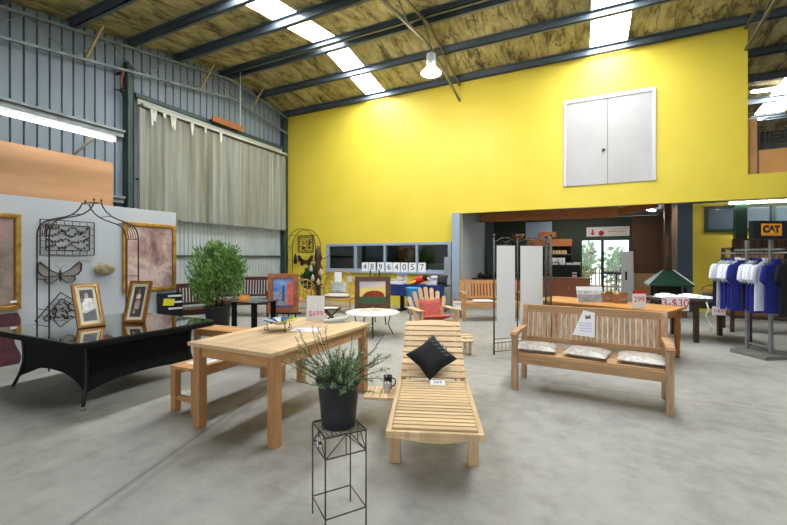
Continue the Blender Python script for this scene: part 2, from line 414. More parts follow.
# upper double door in the yellow wall
dz0, dz1, dx0, dx1 = 3.29, 5.46, -.40, 1.565
fr = MB(); t = .07; ya, yb = YB-.05, YB-.002
fr.b2((dx0,ya,dz0),(dx0+t,yb,dz1)); fr.b2((dx1-t,ya,dz0),(dx1,yb,dz1)); fr.b2((dx0+t,ya,dz1-.09),(dx1-t,yb,dz1))
d1 = struct(fr, 'door_1', mat('door_frame_paint', (204,202,206), .5), 'white framed loft double door high in the yellow wall', .004)
mid = (dx0+dx1)/2
MB().b2((dx0+t,YB-.03,dz0),(mid-.006,YB-.004,dz1-.09)).build('door_leaf', doorpaint, d1); MB().b2((mid+.006,YB-.03,dz0),(dx1-t,YB-.004,dz1-.09)).build('door_leaf', doorpaint, d1)
MB().lathe([(.03,0),(.035,.02),(.02,.04)], 12).build('door_handle', blackmetal, d1).location = (mid-.09, YB-.06, 4.1)
MB().b2((mid-.004,YB-.022,dz0),(mid+.004,YB-.012,dz1-.09)).build('door_gap', mat('shadow_gap', (70,66,62), .8), d1)

# office window
fr = MB(); ya, yb = YB-.04, YB+.13
def fw(x0,x1,z0,z1): fr.b2((x0,ya,z0),(x1,yb,z1))
fw(wx0,wx1,wz0-.0,wz0+.09); fw(wx0,wx1,wz1-.08,wz1); fw(wx0,wx0+.1,wz0+.09,wz1-.08); fw(wx1-.1,wx1,wz0+.09,wz1-.08)
MUL = [-6.59,-5.52,-4.44]; MW = .032
for x in MUL: fw(x-MW,x+MW,wz0+.09,wz1-.08)
win = struct(fr, 'window_1', bluepaint, 'long office window with pale blue grey frame', .004)
edges = [wx0+.1] + sum([[x-MW,x+MW] for x in MUL], []) + [wx1-.1]
def glass(name, tint, refl):
    m, nt, b, N, L = nodes(name); out = nt.nodes['Material Output']; nt.nodes.remove(b)
    tr = N('ShaderNodeBsdfTransparent'); tr.inputs[0].default_value = rgba(tint); gl = N('ShaderNodeBsdfGlossy'); gl.inputs['Roughness'].default_value = .02
    fr_ = N('ShaderNodeFresnel'); fr_.inputs[0].default_value = refl; mx = N('ShaderNodeMixShader')
    L(fr_.outputs[0], mx.inputs[0]); L(tr.outputs[0], mx.inputs[1]); L(gl.outputs[0], mx.inputs[2]); L(mx.outputs[0], out.inputs[0])
    return m
paneglass = glass('window_glass', (226,232,230), 1.9)
for a, b in zip(edges[::2], edges[1::2]): MB().b2((a,YB+.04,wz0+.09),(b,YB+.05,wz1-.08)).build('window_pane', paneglass, win)
# office room behind the window
of = MB(); ox0, ox1, oy0, oy1 = -8.2, -3.22, YB+.13, YB+3.2
of.b2((ox0,oy1,0),(ox1,oy1+.05,2.9)); of.b2((ox0-.05,oy0,0),(ox0,oy1,2.9)); of.b2((ox0,oy0,2.85),(ox1,oy1,2.9))
struct(of, 'wall_office', mat('office_paint', (170,176,168), .7), 'dim office room behind the window')
struct(MB().b2((-6.05,YB+.5,0),(-5.75,YB+.7,2.84)), 'column_office', bluepaint, 'pale column inside the office')

# ---------------------------------------------------------------- structure: back room beyond the opening
darkg = mat('dark_green_paint', (42,52,34), .7); brownp = mat('brown_panel', (86,58,34), .7, c2=(98,66,40), scale=2)
w = MB(); z2 = 2.95
w.b2((-3.2,16,0),(-.05,16.1,z2)); w.b2((1.62,16,0),(2.4,16.1,z2)); w.b2((-.05,16,2.2),(1.62,16.1,z2))
struct(w, 'wall_rear', [darkg], 'dark green rear wall of the back room')
struct(MB().b2((1.63,15.95,.95),(2.4,15.995,2.9)), 'wall_rear_panel', brownp, 'brown panelled part of the rear wall')
struct(MB().b2((1.63,15.9,0),(2.4,15.99,.93)), 'trim_31', mat('tan_board', (176,140,96), .6), 'tan lower board of the rear wall')
w = MB(); w.b2((-3.2,YB+.125,0),(-3.1,13.9,z2)); struct(w, 'wall_room_left', partn, 'pale side wall of the back room')
w = MB(); w.b2((-3.26,13.9,0),(-3.2,16,z2)); struct(w, 'wall_room_left_far', mat('slate_paint', (96,108,112), .7), 'slate side wall further back')
w = MB(); w.b2((2.4,13.2,0),(2.48,16.1,z2)); struct(w, 'wall_room_right', brownp, 'brown side wall of the back room')
struct(MB().b2((2.4,13.1,0),(2.75,13.195,z2)), 'wall_blue', mat('slate_blue_paint', (62,80,94), .6), 'slate blue wall strip beside the yellow inner wall')
w = MB(); w.b2((2.75,13.1,0),(3.0,13.2,z2)); w.b2((3.0,13.1,0),(XR,13.2,2.16)); w.b2((3.0,13.1,2.86),(XR,13.2,z2))
struct(w, 'wall_inner', yellow, 'yellow inner wall behind the clothes')
fr = MB()
for a, b in (((3.0,13.04,2.16),(XR,13.16,2.24)),((3.0,13.04,2.78),(XR,13.16,2.86)),((3.0,13.04,2.24),(3.08,13.16,2.78)),((4.35,13.04,2.24),(4.43,13.16,2.78)),((5.7,13.04,2.24),(5.78,13.16,2.78))): fr.b2(a,b)
gp = mat('green_frame_paint', (22,50,34), .5)
w2 = struct(fr, 'window_2', gp, 'green framed high window in the inner wall')
for a, b in ((3.08,4.35),(4.43,5.7)): MB().b2((a,13.1,2.24),(b,13.11,2.78)).build('window_pane', mat('dark_glass', (88,104,116), .08, spec=.8), w2)
struct(MB().b2((3.5,12.5,0),(3.72,12.7,2.9)), 'column_green', mat('green_post_paint', (20,58,36), .5), 'dark green post in the back room')
struct(MB().b2((-3.3,YB+.125,2.96),(XR,16.1,3.2)), 'ceiling_room', mat('grey_ceiling', (120,128,134), .8), 'low ceiling of the back room')
struct(MB().b2((-3.05,12.9,2.66),(.95,13.06,2.94)), 'beam_timber', orangewood, 'orange timber beam under the low ceiling')
struct(MB().bar((.95,13.0,2.8),(1.75,12.0,2.88), .12, .2), 'beam_timber_cross', orangewood, 'slanting orange timber beam under the low ceiling')
# mezzanine above, seen past the end of the yellow wall
struct(MB().b2((3.225,YB+.13,3.21),(XR,YE,3.26)), 'floor_mezzanine', brownp, 'floor of the loft')
struct(MB().b2((-3,YE-.05,3.2),(XR,YE,rz_(YE))), 'wall_loft', mat('dark_cladding', (70,72,70), .7), 'dark end wall of the loft')
loftply = mat('loft_plywood', (196,140,78), .6, c2=(208,156,96), scale=2)
struct(MB().b2((3.23,YB+.15,3.27),(3.42,YB+.2,4.5)), 'trim_32', loftply, 'orange timber post at the end of the yellow wall')
struct(MB().b2((3.46,YB+.15,3.27),(XR,YB+.2,3.8)), 'trim_33', loftply, 'orange timber board of the loft rail')
m = MB()
for i in range(9): m.tube([(3.48,YB+.18,3.82+.08*i),(XR,YB+.18,3.82+.08*i)], .004, 5)
for i in range(36): m.tube([(3.48+.08*i,YB+.18,3.8),(3.48+.08*i,YB+.18,4.48)], .004, 5)
m.tube([(3.46,YB+.18,3.8),(3.46,YB+.18,4.3),(3.5,YB+.18,4.42),(3.6,YB+.18,4.48),(XR,YB+.18,4.48)], .014, 8)
tag(m.build('mesh_panel', greyiron), 'wire mesh panel with rounded pipe corner above the loft board', 'mesh panel')
# sliding doors and the garden outside
fr = MB(); y = 16.0
for a, b in (((-.05,15.97,2.1),(1.62,16.08,2.2)),((-.05,15.97,0),(.03,16.08,2.1)),((1.52,15.97,0),(1.62,16.08,2.1)),((.65,15.97,0),(.75,16.08,2.1)),((.75,15.97,.88),(1.52,16.08,.96)),((.03,15.97,0),(1.52,16.08,.06))): fr.b2(a,b)
d3 = struct(fr, 'door_3', gp, 'dark green framed glass sliding door to the garden')
doorglass = glass('door_glass', (244,250,248), 1.45)
for a, b in ((.03,.65),(.75,1.52)): MB().b2((a,16.02,.06),(b,16.03,2.1)).build('door_pane', doorglass, d3)
s = thing('door_sticker', 'white oval sticker on the left glass sliding door', 'sticker', (.37,15.985,1.7))
MB().lathe([(.17,-.003),(.17,.003)], 24, sy=.5).build('backing', white, s).rotation_euler = (R(90),0,0)
b_ = MB()
for k in (-1,1): b_.lathe([(.04,-.006),(.04,-.0035)], 12, c=(.05*k,0,0))
b_.build('print', blueink, s).rotation_euler = (R(90),0,0)
struct(MB().b2((-4,17.1,-.1),(6,24,-.01)), 'ground_outside', mat('garden_ground', (176,166,140), .9), 'pale ground outside the glass doors')
def leafcloud(mb, n, c, r, size, seed, hollow=.55, flat=1.0):
    rnd = random.Random(seed)
    for _ in range(n):
        while True:
            d = Vector((rnd.uniform(-1,1), rnd.uniform(-1,1), rnd.uniform(-1,1)))
            if .02 < d.length <= 1: break
        d = d.normalized()*(hollow+(1-hollow)*rnd.random()**.6)
        p = Vector(c)+Vector((d.x*r[0], d.y*r[1], d.z*r[2]))
        up = (d+Vector((0,0,.9))+Vector((rnd.gauss(0,.5),rnd.gauss(0,.5),rnd.gauss(0,.4)))).normalized()
        sd = up.cross(Vector((rnd.gauss(0,1),rnd.gauss(0,1),rnd.gauss(0,1)))).normalized()
        L = size*rnd.uniform(.7,1.5); w_ = L*.2*flat
        mb.add([p, p+up*L*.5+sd*w_, p+up*L, p+up*L*.5-sd*w_], [(0,1,2,3)])
garden = mat('garden_leaf', (150,178,128), .6, island=.4)
for k, (x, y, h, lab) in enumerate(((.05,19.6,1.25,'tall pale shrub outside the left sliding door'),(1.45,20.4,1.1,'pale shrub outside the right sliding door'),(2.75,20.5,1.5,'tall shrub outside right of the sliding door'),(-1.25,20.2,1.6,'tall shrub outside left of the sliding door'))):
    t = thing('garden_shrub', lab, 'shrub', (x,y,-.01), 0, 'shrubs outside the glass doors')
    m = MB(); leafcloud(m, 420, (0,0,h*.95), (.62,.5,h*.8), .22, 40+k, .1, 1.6); o = m.build('foliage', garden, t)
    MB().tube([(0,0,0),(.03,0,h*.9)], .04).build('trunk', stemm, t)
m = MB()
for k in range(16): m.b2((-.6+.14*k,18.3,0),(-.54+.14*k,18.33,1.05))
t = thing('picket_fence', 'low pale picket fence outside the left glass door', 'fence', (0,0,-.01))
m.build('pickets', mat('fence_paint', (196,170,156), .7), t)
MB().b2((-.65,18.335,.25),(1.62,18.36,.32)).b2((-.65,18.335,.8),(1.62,18.36,.87)).build('rails', mat('fence_rail_paint', (180,150,136), .7), t)

# ================================================================ LARGE OBJECTS
CAMROT = R(25.8)
# ---------------------------------------------------------------- black rattan table with glass top
def rounded(w, d, r, n=6):
    pts = []
    for cx, cy, a0 in ((w/2-r,d/2-r,0),(-w/2+r,d/2-r,90),(-w/2+r,-d/2+r,180),(w/2-r,-d/2+r,270)):
        for k in range(n+1): a = R(a0+90*k/n); pts.append((cx+r*math.cos(a), cy+r*math.sin(a)))
    return pts
t = thing('rattan_table', 'large square black woven table with a shiny dark glass top', 'table', (-5.11,2.73,0))
MB().prism(rounded(1.80,1.56,.1), (0,0,.625), (1,0,0), (0,1,0), .055).build('top_rim', blackwicker, t, .008)
MB().prism(rounded(1.78,1.54,.09), (0,0,.6805), (1,0,0), (0,1,0), .012).build('glass_top', glasslike, t, .003)
def skirt(half):
    us = [k/16*2-1 for k in range(17)]
    return us, [.625]*17, [.16+.17*max(0,1-abs(u)**2.4) for u in us]
def flare(z): return 1 + .10*max(0,(.36-z)/.36)**1.6 - .03*math.sin(math.pi*min(1,z/.62))
for rot, half, off in ((0,.66,.58),(180,.66,.58),(90,.58,.66),(270,.58,.66)):
    m = MB(); M = Matrix.Rotation(R(rot), 3, 'Z'); vs = []; n = 16; k = 10
    for i in range(n+1):
        u = i/n*2-1; zb = .14+(.15 if rot in (0,180) else .08)*max(0,1-abs(u)**2.6)
        for j in range(k+1):
            z = zb+(.625-zb)*j/k
            for th in (0,.012): vs.append(M @ Vector((u*half*flare(z), -(off*flare(z))+th, z)))
    fs = []
    for i in range(n):
        for j in range(k):
            for th, fl in ((0,1),(1,0)):
                q = [((i)*(k+1)+j)*2+th, ((i+1)*(k+1)+j)*2+th, ((i+1)*(k+1)+j+1)*2+th, ((i)*(k+1)+j+1)*2+th]
                fs.append(q if fl else q[::-1])
    m.add(vs, fs); m.build('apron_panel', blackwicker, t)
for sx in (-1,1):
    for sy in (-1,1):
        pts = [(sx*.66*flare(z)*1.0, sy*.58*flare(z)*1.0, z) for z in (.625,.5,.4,.3,.2,.12,.03)]
        pts = [(x*(1+.02*(.625-z)), y*(1+.02*(.625-z)), z) for x, y, z in pts]
        lg = MB().tube(pts, .017, 8).build('leg', blackmetal, t)
        x, y, z = pts[-1]; MB().lathe([(.019,0),(.019,.035)], 10, c=(x,y,0)).build('foot_cap', steel, lg)

# ---------------------------------------------------------------- teak dining table
t = thing('dining_table', 'sturdy teak dining table with square legs in the middle of the hall', 'table', (-2.61,3.04,0))
top = MB(); W_, L_ = .955, 1.56
top.b2((-W_/2,-L_/2,.728),(W_/2,-L_/2+.09,.76)); top.b2((-W_/2,L_/2-.09,.728),(W_/2,L_/2,.76))
n = 9; pw = W_/n
for k in range(n): top.b2((-W_/2+pw*k+.0015,-L_/2+.092,.728),(-W_/2+pw*(k+1)-.0015,L_/2-.092,.7598))
top.build('tabletop', paleY, t, .003)
for sx in (-1,1): MB().b2((sx*.435-.012,-.65,.62),(sx*.435+.012,.65,.728)).build('long_apron', teakY, t, .002)
for sy in (-1,1): MB().b2((-.39,sy*.69-.012,.62),(.39,sy*.69+.012,.728)).build('short_apron', teakX, t, .002)
for sx in (-1,1):
    for sy in (-1,1): MB().b2((sx*.43-.04,sy*.69-.04,0),(sx*.43+.04,sy*.69+.04,.728)).build('leg', teakZ, t, .004)

def backless_bench(label, loc, L, D, rz, h=.45):
    t = thing('backless_bench', label, 'bench', loc, rz, 'backless teak benches')
    m = MB(); n = 4
    for k in range(n): m.b2((-L/2,-D/2+D/n*k+.004,h-.03),(L/2,-D/2+D/n*(k+1)-.004,h))
    m.build('seat', teakX, t, .003)
    for sy in (-1,1): MB().b2((-L/2+.078,sy*(D/2-.03)-.011,h-.1),(L/2-.078,sy*(D/2-.03)+.011,h-.03)).build('apron', teakX, t, .002)
    for sx in (-1,1):
        for sy in (-1,1): MB().b2((sx*(L/2-.045)-.033,sy*(D/2-.035)-.033,0),(sx*(L/2-.045)+.033,sy*(D/2-.035)+.033,h-.03)).build('leg', teakZ, t, .004)
        MB().b2((sx*(L/2-.045)-.014,-D/2+.068,.11),(sx*(L/2-.045)+.014,D/2-.068,.16)).build('stretcher', teakX, t, .002)
    return t
backless_bench('backless teak bench along the left side of the dining table', (-3.43,3.08,0), 1.26, .36, R(90))
backless_bench('backless teak bench standing behind the black glass table', (-4.5,4.08,0), 1.3, .36, R(4))

# ---------------------------------------------------------------- teak benches with backs
def garden_bench(name, label, loc, rz, L, mx, mz, group=None, D=.56, sh=.42, bh=.9, slats=24, rake=.10, arms=True, curve=0, sw=.6):
    t = thing(name, label, 'bench', loc, rz, group)
    yb = D/2-.03; yf = -D/2+.03
    bk = lambda z: yb + rake*max(0,(z-sh))/(bh-sh)
    for sx in (-1,1):
        x = sx*(L/2-.03)
        MB().b2((x-.032,yf-.032,0),(x+.032,yf+.032,(sh+.2) if arms else sh-.02)).build('front_leg', mz, t, .004)
        m = MB(); m.prism([(yb-.03,0),(yb+.03,0),(yb+.03,sh),(bk(bh)+.03,bh),(bk(bh)-.025,bh),(yb-.03,sh)], (x-.03,0,0), (0,1,0), (0,0,1), .06)
        m.build('rear_leg', mz, t, .004)
        if arms:
            m = MB(); m.prism([(yf-.07,sh+.205),(yf-.05,sh+.185),(yf+.1,sh+.2),(bk(sh+.2)-.03,sh+.2),(bk(sh+.2)-.03,sh+.235),(yf+.05,sh+.245),(yf-.05,sh+.235)], (x-.038,0,0), (0,1,0), (0,0,1), .076)
            m.build('armrest', mx, t, .006)
        MB().b2((x-.015,yf+.03,sh-.1),(x+.015,yb-.03,sh-.03)).build('side_rail', mx, t, .002)
    MB().b2((-L/2+.06,yf-.018,sh-.11),(L/2-.06,yf+.012,sh-.015)).build('front_rail', mx, t, .003)
    m = MB(); n = 7; d = (D-.04)/n
    for k in range(n): m.b2((-L/2+(.065 if k in (0,n-1) else .03),-D/2+.03+d*k,sh-.02),(L/2-(.065 if k in (0,n-1) else .03),-D/2+.03+d*(k+1)-.012,sh+.003))
    m.build('seat', mx, t, .003)
    tr = MB()
    if curve:
        n = 16
        for k in range(n):
            a, b = -1+2*k/n, -1+2*(k+1)/n
            za, zb = bh+curve*(1-a*a), bh+curve*(1-b*b)
            tr.prism([(a*(L/2-.06),bh-.08),(b*(L/2-.06),bh-.08),(b*(L/2-.06),zb),(a*(L/2-.06),za)], (0,bk(bh)-.02,0), (1,0,0), (0,0,1), -.04)
    else: tr.b2((-L/2+.03,bk(bh)-.022,bh-.085),(L/2-.03,bk(bh)+.022,bh+.004))
    tr.build('top_rail', mx, t, .004)
    lr = MB().bar((-L/2+.06,bk(sh+.08),sh+.08),(L/2-.06,bk(sh+.08),sh+.08),.03,.055); lr.build('lower_rail', mx, t, .003)
    m = MB(); W2 = L-.14
    for k in range(slats):
        x = -W2/2+W2*(k+.5)/slats
        m.bar((x,bk(sh+.1),sh+.1),(x,bk(bh-.08),bh-.08),W2/slats*sw if k % 1 == 0 else .03,.014,(0,1,0))
    m.build('back_slats', mz, t, .002)
    return t
bench = garden_bench('garden_bench', 'long three seat teak bench with three cushions and a price sheet on its back', (.06,4.75,0), R(-4.6), 1.50, benX, benZ, 'slat back teak benches', slats=25, sw=.78)
garden_bench('garden_bench', 'pale teak bench between the yellow wall opening and the white folding screen', (-1.93,9.38,0), R(25.8), 1.45, teakX, teakZ, 'slat back teak benches', slats=17, sh=.43, bh=.93)
garden_bench('garden_bench', 'dark red brown slatted bench by the pale corrugated wall behind the bush', (-7.75,7.2,0), R(34), 1.4, brownX, brownZ, 'dark red brown seats', slats=18, bh=.98)
garden_bench('garden_armchair', 'dark red brown slatted armchair left of the bush', (-7.35,5.55,0), R(60), .62, brownX, brownZ, 'dark red brown seats', slats=8, bh=.92)['category'] = 'chair'

# ---------------------------------------------------------------- sun lounger
t = thing('sun_lounger', 'pale slatted wooden sun lounger with raised back in the foreground', 'sun lounger', (-.87,2.42,0), R(20.5)); t.scale = (1.07,1,1)
for sx in (-1,1):
    m = MB(); m.prism([(0,.29),(1.98,.29),(1.98,.347),(0,.347)], (sx*.285-.018,0,0), (0,1,0), (0,0,1), .036); m.build('side_rail', paleY, t, .006)
    for y in (.27,1.72): MB().b2((sx*.262-.036,y-.03,0),(sx*.262+.002+.034*(1 if sx<0 else .99),y+.03,.29)).build('leg', paleZ, t, .004)
m = MB(); n = 20
for k in range(n):
    a, b = -1+2*k/n, -1+2*(k+1)/n; f_ = lambda u: .275+.028*math.cos(u*math.pi*1.5)*-1 if abs(u)<.67 else .275
    g_ = lambda u: .298-.014*math.cos(u*math.pi)
    m.prism([(a*.30,g_(a)),(b*.30,g_(b)),(b*.30,.352),(a*.30,.352)], (0,-.03,0), (1,0,0), (0,0,1), -.028)
m.build('end_board', paleX, t)
m = MB(); y = .0; n = 17
for k in range(n):
    m.b2((-.262,.005+k*.0605,.348),(.262,.005+k*.0605+.047,.366))
m.build('seat_slats', paleX, t, .003)
hy, hz = 1.04, .352; ang = R(28); ca, sa = math.cos(ang), math.sin(ang)
m = MB()
for k in range(10):
    s0 = .02+k*.086; mid_ = (0, hy+(s0+.036)*ca, hz+(s0+.036)*sa+.012)
    if k < 9: m.box(mid_, (.56,.063,.018), (ang,0,0))
    else:
        pts = [(-.28,-.034),(.28,-.034)]+[(.28-.56*j/14, .034+(.035*math.sin(math.pi*j/14)**2)) for j in range(15)]
        m.prism(pts, Vector(mid_)-Vector((0,-sa,ca))*.009, (1,0,0), (0,ca,sa), .018)
m.build('back_slats', paleX, t, .003)
m = MB()
for sx in (-1,1): m.bar((sx*.22,hy,hz-.012),(sx*.22,hy+.87*ca,hz+.87*sa-.012),.03,.04,(0,-sa,ca))
m.build('back_frame', paleY, t, .002)
MB().bar((0,hy+.55,.3),(0,hy+.6*ca,hz+.6*sa-.03),.3,.02,(1,0,0)).build('back_prop', paleZ, t)
m = MB()
for k in range(4): m.b2((-.57+.068*k,.80,.25),(-.51+.068*k,1.10,.268))
m.b2((-.57,.83,.235),(-.2,.86,.25)); m.b2((-.57,1.03,.235),(-.2,1.06,.25))
m.build('side_tray', paleY, t, .002)
lounger = t

# ---------------------------------------------------------------- fan-back chair with red cushions, footstool
t = thing('fan_back_chair', 'pale wooden fan back garden chair with red cushions behind the lounger', 'chair', (-2.44,6.75,0), R(40))
m = MB(); n = 7; rk = R(22); cr, sr_ = math.cos(rk), math.sin(rk)
for k in range(n):
    u = (k-(n-1)/2); x0 = u*.074; x1 = u*.118; w0, w1 = .031, .041; Lk = .74-.028*u*u*.75
    pts = [(x0-w0,0),(x0+w0,0),(x1+w1,Lk-.05)]+[(x1+w1*math.cos(R(q)),Lk-.05+w1*math.sin(R(q))) for q in (30,60,90,120,150)]+[(x1-w1,Lk-.05)]
    m.prism(pts, (0,.2,.24), (1,0,0), (0,sr_,cr), -.018)
m.build('back_slats', paleZ, t, .002)
m = MB()
for k in range(7): m.box((0,-.28+.085*k,.37-.021*k), (.54,.075,.018), (R(-14),0,0))
m.build('seat_slats', paleX, t, .002)
for sx in (-1,1):
    m = MB(); m.prism([(-.36,.55),(.38,.53),(.38,.55),(-.36,.572)], (sx*.36-.06,0,0), (0,1,0), (0,0,1), .12); m.build('armrest', paleY, t, .005)
    MB().b2((sx*.32-.022,-.3,0),(sx*.32+.022,-.2,.55)).build('front_leg', paleZ, t, .004)
    m = MB(); m.prism([(-.33,.28),(-.33,.37),(.2,.26),(.5,.06),(.55,0),(.43,0),(.2,.13)], (sx*.28-.015,0,0), (0,1,0), (0,0,1), .03); m.build('rear_leg', paleY, t, .003)
    MB().b2((sx*.335-.02,.36,.2),(sx*.335+.02,.4,.53)).build('arm_post', paleZ, t)
MB().bar((-.36,.4,.5),(.36,.4,.5),.03,.07).build('back_rail', paleX, t, .002)
c1 = thing('back_cushion', 'red patterned cushion leaning on the fan back chair', 'cushion', (-2.44,6.75,0), R(40))
MB().pillow(.46,.44,.09, Matrix.Translation((0,.17,.50)) @ Matrix.Rotation(R(90-20),4,'X')).build('cover', redfab, c1)
c1 = thing('seat_cushion', 'red patterned cushion lying on the seat of the fan back chair', 'cushion', (-2.44,6.75,0), R(40))
MB().pillow(.5,.35,.07, Matrix.Translation((0,-.13,.41)) @ Matrix.Rotation(R(-14),4,'X'), pinch=.05).build('cover', redfab, c1)
t = thing('footstool', 'low slatted wooden footstool peeking out right of the lounger back', 'footstool', (-1.83,5.98,0), R(25.8))
m = MB()
for k in range(5): m.box((0,-.26+.1*k,.27-.012*(k-2)**2), (.52,.08,.018), (R(-7*(k-2)),0,0))
m.build('slats', paleX, t, .002)
for sx in (-1,1):
    for y in (-.22,.2): MB().b2((sx*.22-.018,y-.03,0),(sx*.22+.018,y+.03,.235)).build('leg', paleZ, t)

# ---------------------------------------------------------------- honey pine table behind the bench
t = thing('pine_table', 'long honey coloured pine table behind the three seat bench', 'table', (.30,7.13,0), R(-25.2))
L_, D_ = 2.06, .88
m = MB()
for k in range(6): m.b2((-L_/2,-D_/2+D_/6*k+.001,.73),(L_/2,-D_/2+D_/6*(k+1)-.001,.762))
m.build('tabletop', honeyX, t, .004)
for sy in (-1,1): MB().b2((-.885,sy*.37-.011,.62),(.885,sy*.37+.011,.73)).build('apron', honeyX, t, .002)
for sx in (-1,1): MB().b2((sx*.93-.011,-.315,.62),(sx*.93+.011,.315,.73)).build('apron', honeyX, t, .002)
for sx in (-1,1):
    for sy in (-1,1):
        m = MB(); x, y = sx*.93, sy*.36
        m.b2((x-.045,y-.045,.6),(x+.045,y+.045,.73))
        m.lathe([(.038,.6),(.045,.58),(.034,.56),(.043,.5),(.04,.3),(.03,.12),(.036,.1),(.036,.07),(.026,.04),(.03,0)], 16, c=(x,y,0)).build('leg', honeyZ, t)

# ---------------------------------------------------------------- folding screen
t = thing('folding_screen', 'tall folding screen with white fabric panels and scrolled pewter frame', 'screen', (0,0,0))
SP = [(-1.2,6.02),(-.9,6.34),(-.51,6.62),(-.40,6.22)]
for x, y in SP:
    p = MB().tube([(x,y,.0),(x,y,1.80)], .012, 8); p.build('post', greyiron, t)
    MB().lathe([(.008,0),(.02,.015),(.024,.03),(.014,.045),(.004,.06)], 12, c=(x,y,1.8)).build('finial', greyiron, t)
for k, ((xa,ya),(xb,yb)) in enumerate(zip(SP, SP[1:])):
    a, b = Vector((xa,ya,0)), Vector((xb,yb,0)); d = b-a; L_ = d.length; d.normalize()
    pt = lambda s, z: a+d*s+Vector((0,0,z))
    m = MB()
    for z in (.05,.18,1.68,.24): m.tube([pt(.01,z), pt(L_-.01,z)], .006, 6)
    m.tube([pt(L_*i/16, 1.72+.08*math.sin(math.pi*i/16)) for i in range(17)], .008, 6)
    for s in (-1,1):
        m.tube([pt(L_/2+s*(.02+.09*q/10*math.cos(q*.35)), 1.69+.07*q/10) for q in range(11)], .005, 6)
        m.tube([pt(L_/2+s*(.06+.05*math.cos(q*.55)), 1.71+.03*math.sin(q*.55)) for q in range(11)], .004, 6)
    for i in range(5): m.tube([pt(L_*(i+1)/6,.05), pt(L_*(i+1)/6,.18)], .004, 5)
    if k == 2:
        for i in range(4): m.tube([pt(L_*(i+1)/5,.24), pt(L_*(i+1)/5,1.68)], .004, 5)
        for i in range(6): m.tube([pt(.01,.45+.2*i), pt(L_-.01,.45+.2*i)], .004, 5)
    m.build('scrollwork', greyiron, t)
    if k < 2:
        m = MB(); nn = d.cross(Vector((0,0,1)))
        m.prism([(.05,.24),(L_-.05,.24),(L_-.05,1.68),(.05,1.68)], a-nn*.003, d, (0,0,1), .006)
        m.build('fabric_panel', mat('screen_cloth', (236,234,230), .8), t)

# ---------------------------------------------------------------- plant stand and potted rosemary
ps = thing('plant_stand', 'square pewter wire plant stand in the foreground', 'plant stand', (-1.25,1.865,0), R(25.8+28))
hs = .118; H_ = .535
for sx in (-1,1):
    for sy in (-1,1): MB().tube([(sx*hs,sy*hs,0),(sx*hs,sy*hs,H_)], .0045, 8).build('leg', greyiron, ps)
def ring(z, r=.004): 
    mb = MB()
    for a, b in (((-1,-1),(1,-1)),((1,-1),(1,1)),((1,1),(-1,1)),((-1,1),(-1,-1))): mb.tube([(a[0]*hs,a[1]*hs,z),(b[0]*hs,b[1]*hs,z)], r, 6)
    return mb
ring(.1).build('lower_rail', greyiron, ps)
m = ring(.42); m.build('middle_rail', greyiron, ps)
m = ring(H_,.006)
for i in range(9): q = -hs+2*hs*(i+1)/10; m.tube([(q,-hs,H_),(q,hs,H_)], .002, 5); m.tube([(-hs,q,H_+.002),(hs,q,H_+.002)], .002, 5)
m.build('wire_top', greyiron, ps)
m = MB()
for q in range(4):
    M = Matrix.Rotation(R(90*q),3,'Z')
    for s in (-1,1): m.tube([M@Vector((s*hs*(1-math.sin(R(9*i))), -hs, .42+(H_-.42)*(1-math.cos(R(9*i))) if 0 else .42+(H_-.42)*math.sin(R(9*i))*.96)) for i in range(11)], .0028, 5)
    m.tube([M@Vector((0,-hs,.42)), M@Vector((0,-hs,H_))], .0028, 5)
m.build('arch_brackets', greyiron, ps)
tg = thing('price_tag', 'small white tag tied to the corner of the plant stand', 'tag', (-1.335,1.80,.45), R(15))
MB().b2((-.014,-.001,-.028),(.014,.001,.028)).build('paper', white, tg)
MB().b2((-.008,-.0016,-.015),(.008,-.0011,.005)).build('print', blackink, tg)
pt_ = thing('potted_rosemary', 'sprawling rosemary like shrub in a black nursery pot on the plant stand', 'potted plant', (-1.25,1.865,H_+.005))
MB().lathe([(.094,0),(.098,.01),(.104,.1),(.118,.235),(.126,.24),(.13,.245),(.131,.27),(.124,.275),(.118,.27),(.112,.23)], 40).build('pot', blackplastic, pt_)
MB().lathe([(.112,.222),(.05,.235),(.001,.238)], 24).build('soil', soil, pt_)
rnd = random.Random(5); st = MB(); lf = MB()
for k in range(96):
    A = rnd.uniform(0,2*math.pi); L_ = rnd.uniform(.10,.24)*(1.4 if math.cos(A-CAMROT)>.5 or math.cos(A-CAMROT)<-.6 else .85); tilt = rnd.uniform(.5,1.5) if L_ > .17 else rnd.uniform(.1,1.1)
    p = Vector((rnd.uniform(-.05,.05),rnd.uniform(-.05,.05),.235)); pts = [p.copy()]
    d = Vector((math.cos(A)*math.sin(tilt),math.sin(A)*math.sin(tilt),math.cos(tilt))); nseg = 10
    for j in range(nseg):
        d = (d+Vector((rnd.gauss(0,.09),rnd.gauss(0,.09),rnd.gauss(0.01,.07)))).normalized(); p = p+d*L_*1.15/nseg; pts.append(p.copy())
    st.tube(pts, [.0028-.0018*j/nseg for j in range(nseg+1)], 5)
    for j in range(nseg*7):
        q = (j+.5)/(nseg*7)
        if q < .12: continue
        i = min(nseg-1,int(q*nseg)); b = pts[i].lerp(pts[i+1], q*nseg-i); ax = (pts[i+1]-pts[i]).normalized()
        o_ = ax.cross(Vector((rnd.gauss(0,1),rnd.gauss(0,1),rnd.gauss(0,1)))).normalized(); u = (o_+ax*.7).normalized(); s = u.cross(ax).normalized()
        l = rnd.uniform(.018,.034)*(1-.3*q); lf.add([b,b+u*l*.5+s*.003,b+u*l,b+u*l*.5-s*.003],[(0,1,2,3)])
st.build('stem', stemm, pt_); lf.build('foliage', leafrose, pt_)

